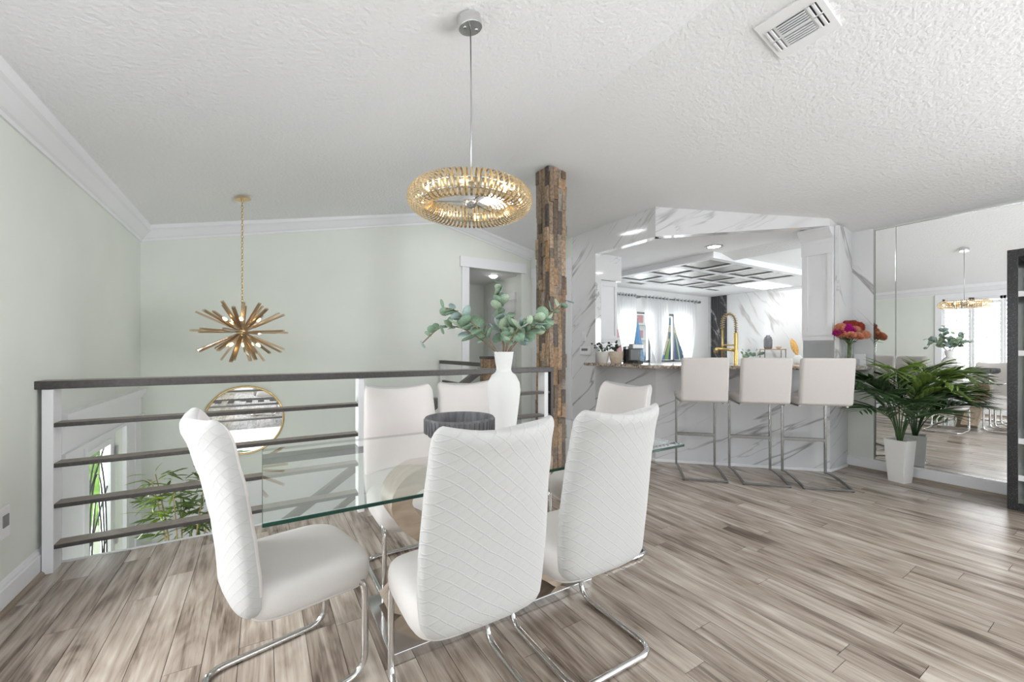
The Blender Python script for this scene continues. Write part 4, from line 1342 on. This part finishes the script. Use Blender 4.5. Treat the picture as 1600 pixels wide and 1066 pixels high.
# ------------------------------------------------------------------ things on the bar
FVX, FVY, CT = 5.0, 1.735, 1.06
fv = thing('flower_vase', 'clear glass vase holding the carnations at the right end of the bar', 'vase', (FVX, FVY, CT))
part('glass', lth([(0, 0), (.045, 0), (.047, .01), (.042, .10), (.05, .22), (.057, .24), (.053, .24), (.046, .22), (.038, .10), (.041, .015), (0, .012)], 28), MAT['glass_clear'], fv, 60)
part('water', lth([(0, .013), (.040, .016), (.037, .10), (.0, .10)], 24), MAT['glass_clear'], fv, 60)
bq = thing('carnation_bouquet', 'bouquet of peach, magenta and rust carnations in the glass vase', 'flowers', (FVX, FVY, CT + .02))
def bloom(name, mat, sd):
    rr = random.Random(sd)
    bm = B()
    n = 11
    for ly in range(6):
        ph = math.radians(-25 + 22 * ly)
        r0 = .036 * math.cos(ph) + .004; z = .026 * math.sin(ph)
        lo, hi = [], []
        for k in range(n * 2):
            a = 2 * PI * k / (n * 2) + ly * .35
            w = (.13 if k % 2 else -.10) + rr.uniform(-.05, .05)
            lo.append(bm.verts.new((r0 * .35 * math.cos(a), r0 * .35 * math.sin(a), z - .012)))
            hi.append(bm.verts.new((r0 * (1 + w) * math.cos(a), r0 * (1 + w) * math.sin(a), z + .006 + rr.uniform(-.003, .004))))
        for k in range(2 * n):
            q = (k + 1) % (2 * n)
            bm.faces.new((lo[k], lo[q], hi[q], hi[k]))
    me = mesh_of(bm, name); me.materials.append(mat); return me
bl = {'p': bloom('bloom', MAT['petal_peach'], 1), 'm': bloom('bloom', MAT['petal_pink'], 2), 'r': bloom('bloom', MAT['petal_red'], 3)}
rnd = random.Random(21)
for kind, a, b, c_ in [('p', -.13, -.05, .29), ('p', -.06, -.10, .28), ('p', .02, -.11, .27), ('p', .10, -.09, .28), ('p', -.16, .0, .34), ('p', .05, -.03, .34), ('p', -.15, .06, .37), ('p', .15, -.05, .29),
                    ('m', -.13, .03, .32), ('m', -.07, -.02, .34), ('m', -.01, -.04, .33), ('m', -.06, .06, .37), ('m', .0, .04, .37), ('m', -.02, .0, .36), ('m', -.17, -.02, .31),
                    ('r', .07, .04, .40), ('r', .13, .02, .38), ('r', .11, .08, .40), ('r', .16, .05, .36), ('r', .04, .09, .40)]:
    a *= .85
    p = R * a + V * b * .8 + U * c_
    if FVX + p.x > XR - .06: p.x = XR - .06 - FVX
    p.y = min(p.y, .045)
    d = (p - Vector((0, 0, .12))).normalized()
    s = part('stem', tb([(rnd.uniform(-.02, .02), rnd.uniform(-.02, .02), .01), (d.x * .03, d.y * .03, .20), p], .0025, n=5), MAT['leaf_bamboo'], bq)
    obj('bloom', bl[kind], None, s, p, d.to_track_quat('Z', 'Y').to_euler(), 1.15)
lfm = blade_leaf('leaf', MAT['leaf_dark'], .3)
for k in range(16):
    az = 2 * PI * k / 16
    d = Vector((math.cos(az) * (.4 if math.cos(az) > 0 else 1), math.sin(az), rnd.uniform(.1, .6))).normalized()
    obj('leaf', lfm, None, bq, (0, 0, .22 + rnd.uniform(0, .04)), aim(d), .12)
fc = thing('card_stand', 'small white card in a stand beside the flower vase', 'card', (5.16, 1.70, CT), math.radians(-62))
part('card', rbx(-.045, .045, -.003, .003, 0, .12, .002, seg=1), MAT['trim_white'], fc, rot=(math.radians(-8), 0, 0))
solid('candle_glass', lth([(0, 0), (.022, 0), (.024, .07), (.021, .07), (.019, .006), (0, .006)], 18), MAT['glass_clear'], 'small clear candle glass next to the flower vase', 'candle', 60, loc=(5.08, 1.70, CT))

def small_pot(name, label, x_, y_, r, h, mat, seed, nl):
    t = thing(name, label, 'potted plant', (x_, y_, CT))
    part('pot', lth([(0, 0), (r * .72, 0), (r * .9, h * .3), (r, h * .75), (r * .98, h), (r * .88, h), (r * .86, h * .85), (0, h * .82)], 28), mat, t, 60)
    rr = random.Random(seed)
    ml = round_leaf('leaf', MAT['leaf_dark'])
    for k in range(nl):
        az = rr.uniform(0, 2 * PI); rc = rr.uniform(.05, .13); hh = h + rr.uniform(.02, .13)
        tip = Vector((math.cos(az) * rc, math.sin(az) * rc, hh))
        if x_ + tip.x < 3.0: tip.x = 0
        s = part('stem', tb([(0, 0, h * .8), (tip.x * .3, tip.y * .3, h + .05), tip], .0022, n=5), MAT['leaf_dark'], t)
        for q in range(5):
            f = .4 + .15 * q
            p = Vector((0, 0, h * .8)).lerp(tip, f) + Vector((0, 0, .015))
            d = Vector((rr.uniform(-1, 1), rr.uniform(-1, 1), rr.uniform(-.2, .7))).normalized()
            obj('leaf', ml, None, s, p, aim(d, rr.uniform(-1, 1)), rr.uniform(.022, .036))
small_pot('potted_plant', 'small trailing plant in an off-white pot at the left end of the bar', 3.66, 3.80, .075, .135, MAT['pot_white'], 4, 9)
small_pot('potted_plant', 'small dark-leaved plant in a sand coloured pot on the bar', 3.77, 3.68, .088, .14, MAT['pot_sand'], 8, 10)
t = thing('black_canister', 'black cylindrical canister with steel lid behind the sand pot', 'canister', (3.95, 3.66, CT))
part('body', lth([(0, 0), (.06, 0), (.06, .17), (0, .17)], 28), MAT['black'], t, 40)
part('lid', lth([(0, .17), (.062, .17), (.062, .20), (.02, .21), (0, .21)], 28), MAT['steel'], t, 40)
t = thing('coffee_maker', 'black and steel coffee maker on the bar beside the glass jug', 'appliance', (3.92, 3.50, CT), -.4)
part('base', rbx(-.07, .07, -.06, .06, 0, .03, .006), MAT['black'], t)
part('column', rbx(-.07, .07, .0, .06, .03, .19, .006), MAT['steel_dark'], t)
part('head', rbx(-.07, .07, -.06, .06, .17, .235, .01), MAT['steel'], t)
t = thing('glass_jug', 'small clear glass jug with handle on the bar', 'jug', (3.86, 3.36, CT))
part('body', lth([(0, 0), (.04, 0), (.05, .04), (.042, .10), (.036, .13), (.04, .14), (.036, .14), (.032, .13), (.038, .10), (.045, .04), (.036, .006), (0, .006)], 24), MAT['glass_clear'], t, 60)
part('handle', tb(fillet([(.038, 0, .12), (.085, 0, .115), (.08, 0, .05), (.046, 0, .045)], .03, 4), .005, n=6), MAT['glass_clear'], t, 180)

# faucet
fa = thing('kitchen_faucet', 'tall brushed gold spring kitchen faucet at the sink', 'faucet', (4.60, 2.65, .915), math.radians(-33))
part('body', lth([(0, 0), (.035, 0), (.035, .01), (.024, .015), (.023, .49), (.019, .50), (0, .50)], 20), MAT['gold'], fa, 40)
arch = [(0, 0, .49)] + [(-.075 + .075 * math.cos(t * PI / 12), 0, .60 + .115 * math.sin(t * PI / 12)) for t in range(13)] + [(-.15, 0, .55)]
part('hose', tb(fillet(arch, .03, 2), .009, n=8), MAT['steel_dark'], fa, 180)
coilp = []
fa_pts = [Vector(p) for p in fillet(arch, .03, 2)]
lens = [0]
for a, b in zip(fa_pts, fa_pts[1:]): lens.append(lens[-1] + (b - a).length)
tot = lens[-1]
for k in range(0, 18 * 12 + 1):
    s = tot * k / 216
    i = max(j for j in range(len(lens)) if lens[j] <= s + 1e-9); i = min(i, len(lens) - 2)
    f = (s - lens[i]) / max(1e-9, lens[i + 1] - lens[i])
    p = fa_pts[i].lerp(fa_pts[i + 1], f); t_ = (fa_pts[i + 1] - fa_pts[i]).normalized()
    n1 = Vector((0, 1, 0)); n2 = t_.cross(n1)
    a = 2 * PI * k / 12
    coilp.append(p + n1 * (.02 * math.cos(a)) + n2 * (.02 * math.sin(a)))
part('spring', tb(coilp, .0032, n=5), MAT['gold'], fa, 180)
part('spray_tube', tb([(-.15, 0, .56), (-.15, 0, .20)], .010, n=10), MAT['gold'], fa, 180)
part('spray_head', lth([(0, 0), (.02, 0), (.024, .02), (.02, .06), (.012, .08), (0, .08)], 16), MAT['gold'], fa, 40, loc=(-.15, 0, .14))
part('support_arm', tb([(0, 0, .36), (-.15, 0, .36)], .008, n=8), MAT['gold'], fa)
part('spout', tb(fillet([(0, 0, .30), (-.20, 0, .32), (-.22, 0, .32), (-.22, 0, .27)], .02, 4), .016, n=10), MAT['gold'], fa, 180)
part('lever', tb([(0, -.02, .08), (-.02, -.09, .10)], .007, n=8), MAT['gold'], fa)

# ------------------------------------------------------------------ far kitchen: windows, curtains, counter, slats, fridge
for i, (x0, x1, z0, z1) in enumerate(KW):
    bm = B()
    for a, b, c_, d in ((x0, x0 + .05, z0, z1), (x1 - .05, x1, z0, z1), (x0, x1, z1 - .05, z1), (x0, x1, z0, z0 + .05), ((x0 + x1) / 2 - .025, (x0 + x1) / 2 + .025, z0, z1)):
        box(bm, a, b, KY + .04, KY + .09, c_, d)
    w = struct('window_%d' % (3 + i), bm, MAT['steel_dark'], ('dark-framed kitchen window behind the left curtains', 'dark-framed kitchen window behind the right curtain')[i], 'window')
    for q in (0, 1):
        xa = x0 + .05 if q == 0 else (x0 + x1) / 2 + .025; xb = (x0 + x1) / 2 - .025 if q == 0 else x1 - .05
        part('pane', bx(xa, xb, KY + .062, KY + .066, z0 + .05, z1 - .05), MAT['glass_window'], w)
rod = thing('curtain_rod', 'dark curtain rod across the kitchen windows', 'curtain rod', (0, KY - .09, 2.32))
part('rod', tb([(5.85, 0, 0), (8.62, 0, 0)], .014, n=8), MAT['steel_dark'], rod)
for xa in (5.85, 8.62): part('finial', lth([(0, -.03), (.025, -.02), (.028, 0), (.025, .02), (0, .03)], 12), MAT['steel_dark'], rod, 180, loc=(xa, 0, 0))
for xa in (5.92, 6.62, 8.55): part('bracket', bx(xa - .012, xa + .012, -.012, .088, -.03, -.01), MAT['steel_dark'], rod)
def curtain(label, x0, x1, tx, sc):
    t = thing('curtain', label, 'curtain', ((x0 + x1) / 2, KY - .09, 0), 0, 'sheer white tab-top curtains')
    hw = (x1 - x0) / 2; cx = tx - (x0 + x1) / 2
    bm = B(); NX, NZ = 42, 30
    g = []
    for j in range(NZ + 1):
        f = j / NZ; z = 2.28 - f * 1.95
        k = 1 - .80 * min(1, max(0, (f - .22) / .45)) ** 1.3 if f < .67 else .20 + .25 * (f - .67) / .33
        sh = cx * min(1, f / .67)
        row = []
        for i in range(NX + 1):
            u = i / NX * 2 - 1
            row.append(bm.verts.new((u * hw * k + sh, .028 * math.sin(i * 1.35 + sc) * (.5 + .5 * k), z)))
        g.append(row)
    for A, D in zip(g, g[1:]):
        for i in range(NX): bm.faces.new((A[i], A[i + 1], D[i + 1], D[i]))
    part('drape', bm, MAT['sheer'], t, 180)
    for i in range(7):
        u = -.93 + 1.86 * i / 6
        bm = B(); tube(bm, [(u * hw, .018 * math.cos(a), 2.32 + .02 * math.sin(a)) for a in [k * PI / 4 for k in range(8)]], 0, closed=True, flat=(.05, .003))
        box(bm, u * hw - .025, u * hw + .025, -.003, .003, 2.27, 2.303)
        part('tab', bm, MAT['sheer'], t)
curtain('sheer white curtain gathered at the left of the kitchen windows', 5.95, 6.50, 6.28, 0)
curtain('sheer white curtain gathered between the two kitchen windows', 6.78, 7.52, 7.20, 1)
curtain('sheer white curtain gathered at the right kitchen window', 7.70, 8.52, 8.22, 2)
sp_ = thing('slat_panel', 'vertical black marble slat panel in the far kitchen corner', 'wall panel', (KX - .001, 0, 0))
for k in range(8):
    ya = 5.46 + k * .047
    part('slat', rbx(-.03, 0, ya, ya + .037, .92, KH - .005, .003, seg=1), MAT['marble_black'], sp_)
part('backing', bx(-.008, 0, 5.45, 5.84, .92, KH - .005), MAT['black'], sp_)
bc = thing('kitchen_counter', 'white counter along the far marble kitchen wall', 'counter', (0, 0, 0))
part('body', bx(KX - .6, KX - .001, 3.6, 5.85, -.02, .88), MAT['white_paint'], bc)
part('top', rbx(KX - .63, KX - .001, 3.58, 5.87, .88, .92, .004), MAT['granite'], bc)
rs = thing('riser_shelf', 'small wood-topped riser shelf with slim metal legs on the far counter', 'shelf', (KX - .27, 4.33, .92))
part('top', rbx(-.1, .1, -.21, .21, .30, .32, .003), MAT['shelf_wood'], rs)
for sx in (-.09, .09):
    for sy in (-.2, .2): part('leg', bx(sx - .006, sx + .006, sy - .006, sy + .006, 0, .30), MAT['steel_dark'], rs)
solid('dark_vase', lth([(0, 0), (.06, 0), (.075, .03), (.078, .18), (.06, .24), (.035, .26), (.035, .28), (.028, .28), (.028, .25), (0, .24)], 24), MAT['vase_grey'], 'dark grey bottle vase on the riser shelf', 'vase', 60, loc=(KX - .27, 4.42, 1.24))
solid('small_bowl', lth([(0, 0), (.03, 0), (.05, .03), (.055, .05), (.05, .05), (.04, .02), (0, .015)], 20), MAT['pot_sand'], 'tiny tan bowl on the riser shelf', 'bowl', 60, loc=(KX - .27, 4.22, 1.24))
t = thing('potted_plant', 'round leafy plant in a white bowl on the far kitchen counter', 'potted plant', (KX - .3, 4.76, .92))
part('pot', lth([(0, 0), (.06, 0), (.10, .06), (.10, .12), (.085, .12), (0, .10)], 24), MAT['pot_white'], t, 60)
rnd = random.Random(2)
for k in range(40):
    d = Vector((rnd.uniform(-1, 1), rnd.uniform(-1, 1), rnd.uniform(.1, 1.0))).normalized()
    obj('leaf', rnd.choice(leafs), None, t, Vector((0, 0, .13)) + d * rnd.uniform(.05, .22), aim((d + Vector((0, 0, .3))).normalized(), rnd.uniform(-1, 1)), rnd.uniform(.05, .08))
t = thing('pampas_vase', 'white vase with an orange dried plume at the end of the far counter', 'vase', (KX - .3, 3.86, .92))
part('vase', lth([(0, 0), (.05, 0), (.085, .06), (.08, .14), (.04, .2), (.03, .2), (0, .18)], 24), MAT['ceramic_white'], t, 60)
part('plume', lth([(0, 0), (.018, .04), (.05, .12), (.06, .20), (.045, .30), (.015, .37), (0, .39)], 12), MAT['pampas'], t, 180, loc=(0, 0, .17), rot=(-.35, .1, 0))
fg = thing('refrigerator', 'dark steel refrigerator behind the right hanging cabinet', 'refrigerator', (7.05, 2.1, 0))
part('body', rbx(0, .7, 0, .92, -.02, 1.85, .006), MAT['fridge'], fg)
part('door', rbx(-.04, 0, .01, .455, .05, 1.84, .006), MAT['fridge'], fg)
part('door', rbx(-.04, 0, .465, .91, .05, 1.84, .006), MAT['steel'], fg)
for yy in (.43, .49): part('handle', tb([(-.07, yy, .5), (-.07, yy, 1.5)], .009, n=8), MAT['steel'], fg, 180)

# ------------------------------------------------------------------ black etagere by the mirror
et = thing('shelving_unit', 'black sparkly shelving unit with glass shelves at the right edge', 'shelf', (4.885, .705, 0))
W, D_, H = .95, .36, 1.985
for ya in (0, -W + .055):
    part('stile', rbx(0, .02, ya - .055, ya, 0, H, .003, seg=1), MAT['black_sparkle'], et)
    part('side_panel', bx(.02, D_, ya - (.012 if ya == 0 else .055), ya - (0 if ya == 0 else .043), 0, H), MAT['black_sparkle'], et)
part('top_rail', bx(0, .02, -W + .055, -.055, H - .055, H), MAT['black_sparkle'], et)
part('bottom_rail', bx(0, .02, -W + .055, -.055, 0, .055), MAT['black_sparkle'], et)
part('top_panel', bx(.02, D_, -W, 0, H - .02, H), MAT['black_sparkle'], et)
part('back_panel', bx(D_ - .012, D_, -W + .012, -.012, .02, H - .02), MAT['mirror'], et, label='mirrored back panel')
for z in (1.665, 1.215, .55, .27, .055):
    s = part('shelf', bx(.02, D_ - .012, -W + .057, -.012, z - .012, z), MAT['glass_top'], et)
    part('shelf_lip', bx(.004, .02, -W + .057, -.055, z - .04, z), MAT['trim_white'], s)

# ------------------------------------------------------------------ outside
struct('ground', bx(-60, 120, 6.2, 120, -6, -.6), MAT['ground'], 'outdoor ground beyond the kitchen windows', 'ground')
def building(label, x0, x1, y, h, wallm, winm, nx, nz, ww, wh):
    t = thing('apartment_building', label, 'building', (x0, y, -.6))
    part('facade', bx(0, x1 - x0, 0, 10, 0, h), MAT[wallm], t)
    wm_ = B(); box(wm_, 0, ww, -.15, .05, 0, wh); wm_ = mesh_of(wm_, 'window'); wm_.materials.append(MAT[winm])
    lm_ = B(); box(lm_, -.3, ww + .3, -.8, 0, -.45, -.2); lm_ = mesh_of(lm_, 'balcony_slab'); lm_.materials.append(MAT['building_white'])
    for i in range(nx):
        for k in range(nz):
            p = (.8 + i * ((x1 - x0 - .8) / nx), 0, 1.2 + k * 3.0)
            obj('window', wm_, None, t, p)
            obj('balcony_slab', lm_, None, t, p)
building('white apartment block with pink windows beyond the left kitchen window', 56, 68.5, 56, 17, 'building_white', 'building_pink', 4, 5, 1.9, 1.5)
building('cream apartment block with dark windows beyond the right kitchen window', 71, 88, 58, 16, 'building_cream', 'window_teal', 5, 5, 1.6, 1.5)
def umbrella(label, x_, y_, m1, m2, h=2.5, r=.30):
    t = thing('patio_umbrella', label, 'umbrella', (x_, y_, -.6))
    part('pole', tb([(0, 0, 0), (0, 0, h + .35)], .025, n=8), MAT['steel_dark'], t)
    bm = B(); n = 16
    prev = None
    for f in (0, .15, .4, .7, 1.0):
        z = h + .25 - f * 1.55
        ring = [bm.verts.new((r * (.12 + .88 * f ** .8) * (1 + (.25 if k % 2 else -.2) * f) * math.cos(2 * PI * k / n), r * (.12 + .88 * f ** .8) * (1 + (.25 if k % 2 else -.2) * f) * math.sin(2 * PI * k / n), z)) for k in range(n)]
        if prev:
            for k in range(n):
                fc_ = bm.faces.new((prev[k], prev[(k + 1) % n], ring[(k + 1) % n], ring[k])); fc_.material_index = 1 if k % 4 == 3 else 0
        prev = ring
    part('folded_canopy', bm, [MAT[m1], MAT[m2]], t)
umbrella('folded blue patio umbrella outside between the curtains', 9.9, 8.15, 'umbrella_blue', 'umbrella_navy')
umbrella('folded pale blue umbrella outside the left kitchen window', 8.45, 7.5, 'umbrella_blue', 'umbrella_blue', 2.3, .22)
umbrella('folded navy and lime striped umbrella outside the right window', 10.85, 8.2, 'umbrella_navy', 'umbrella_lime', 2.1, .42)
def shrub(label, x_, y_, z_, r, mat, seed):
    rr = random.Random(seed); bm = B()
    bmesh.ops.create_icosphere(bm, subdivisions=3, radius=1)
    for v in bm.verts: v.co *= r * rr.uniform(.75, 1.2); v.co.z *= 1.3
    solid('garden_shrub', bm, MAT[mat], label, 'shrub', loc=(x_, y_, z_))
shrub('bright green shrub outside the front door glass', -1.95, 6.7, -.6, .62, 'hedge', 1)
shrub('yellow green shrub outside behind the front door', -2.9, 9.4, -.2, .95, 'hedge_yellow', 2)
shrub('tall dark green shrub far outside the front door', -3.1, 13.6, .4, 1.9, 'hedge', 3)
shrub('low brown-green shrub right outside the entry', -1.55, 8.75, -.7, .30, 'bark', 4)
tk = thing('tree_trunk', 'brown tree trunk outside the front door glass', 'tree', (-1.75, 7.75, -1.5))
part('trunk', tb([(0, 0, 0), (.03, .0, 1.2), (-.02, .05, 3.2)], [.12, .10, .08], n=10), MAT['bark'], tk, 180)
struct('ground', bx(-20, XL - .15, -6, 30, -1.7, -1.5), MAT['ground'], 'front garden ground outside the entry door', 'ground')
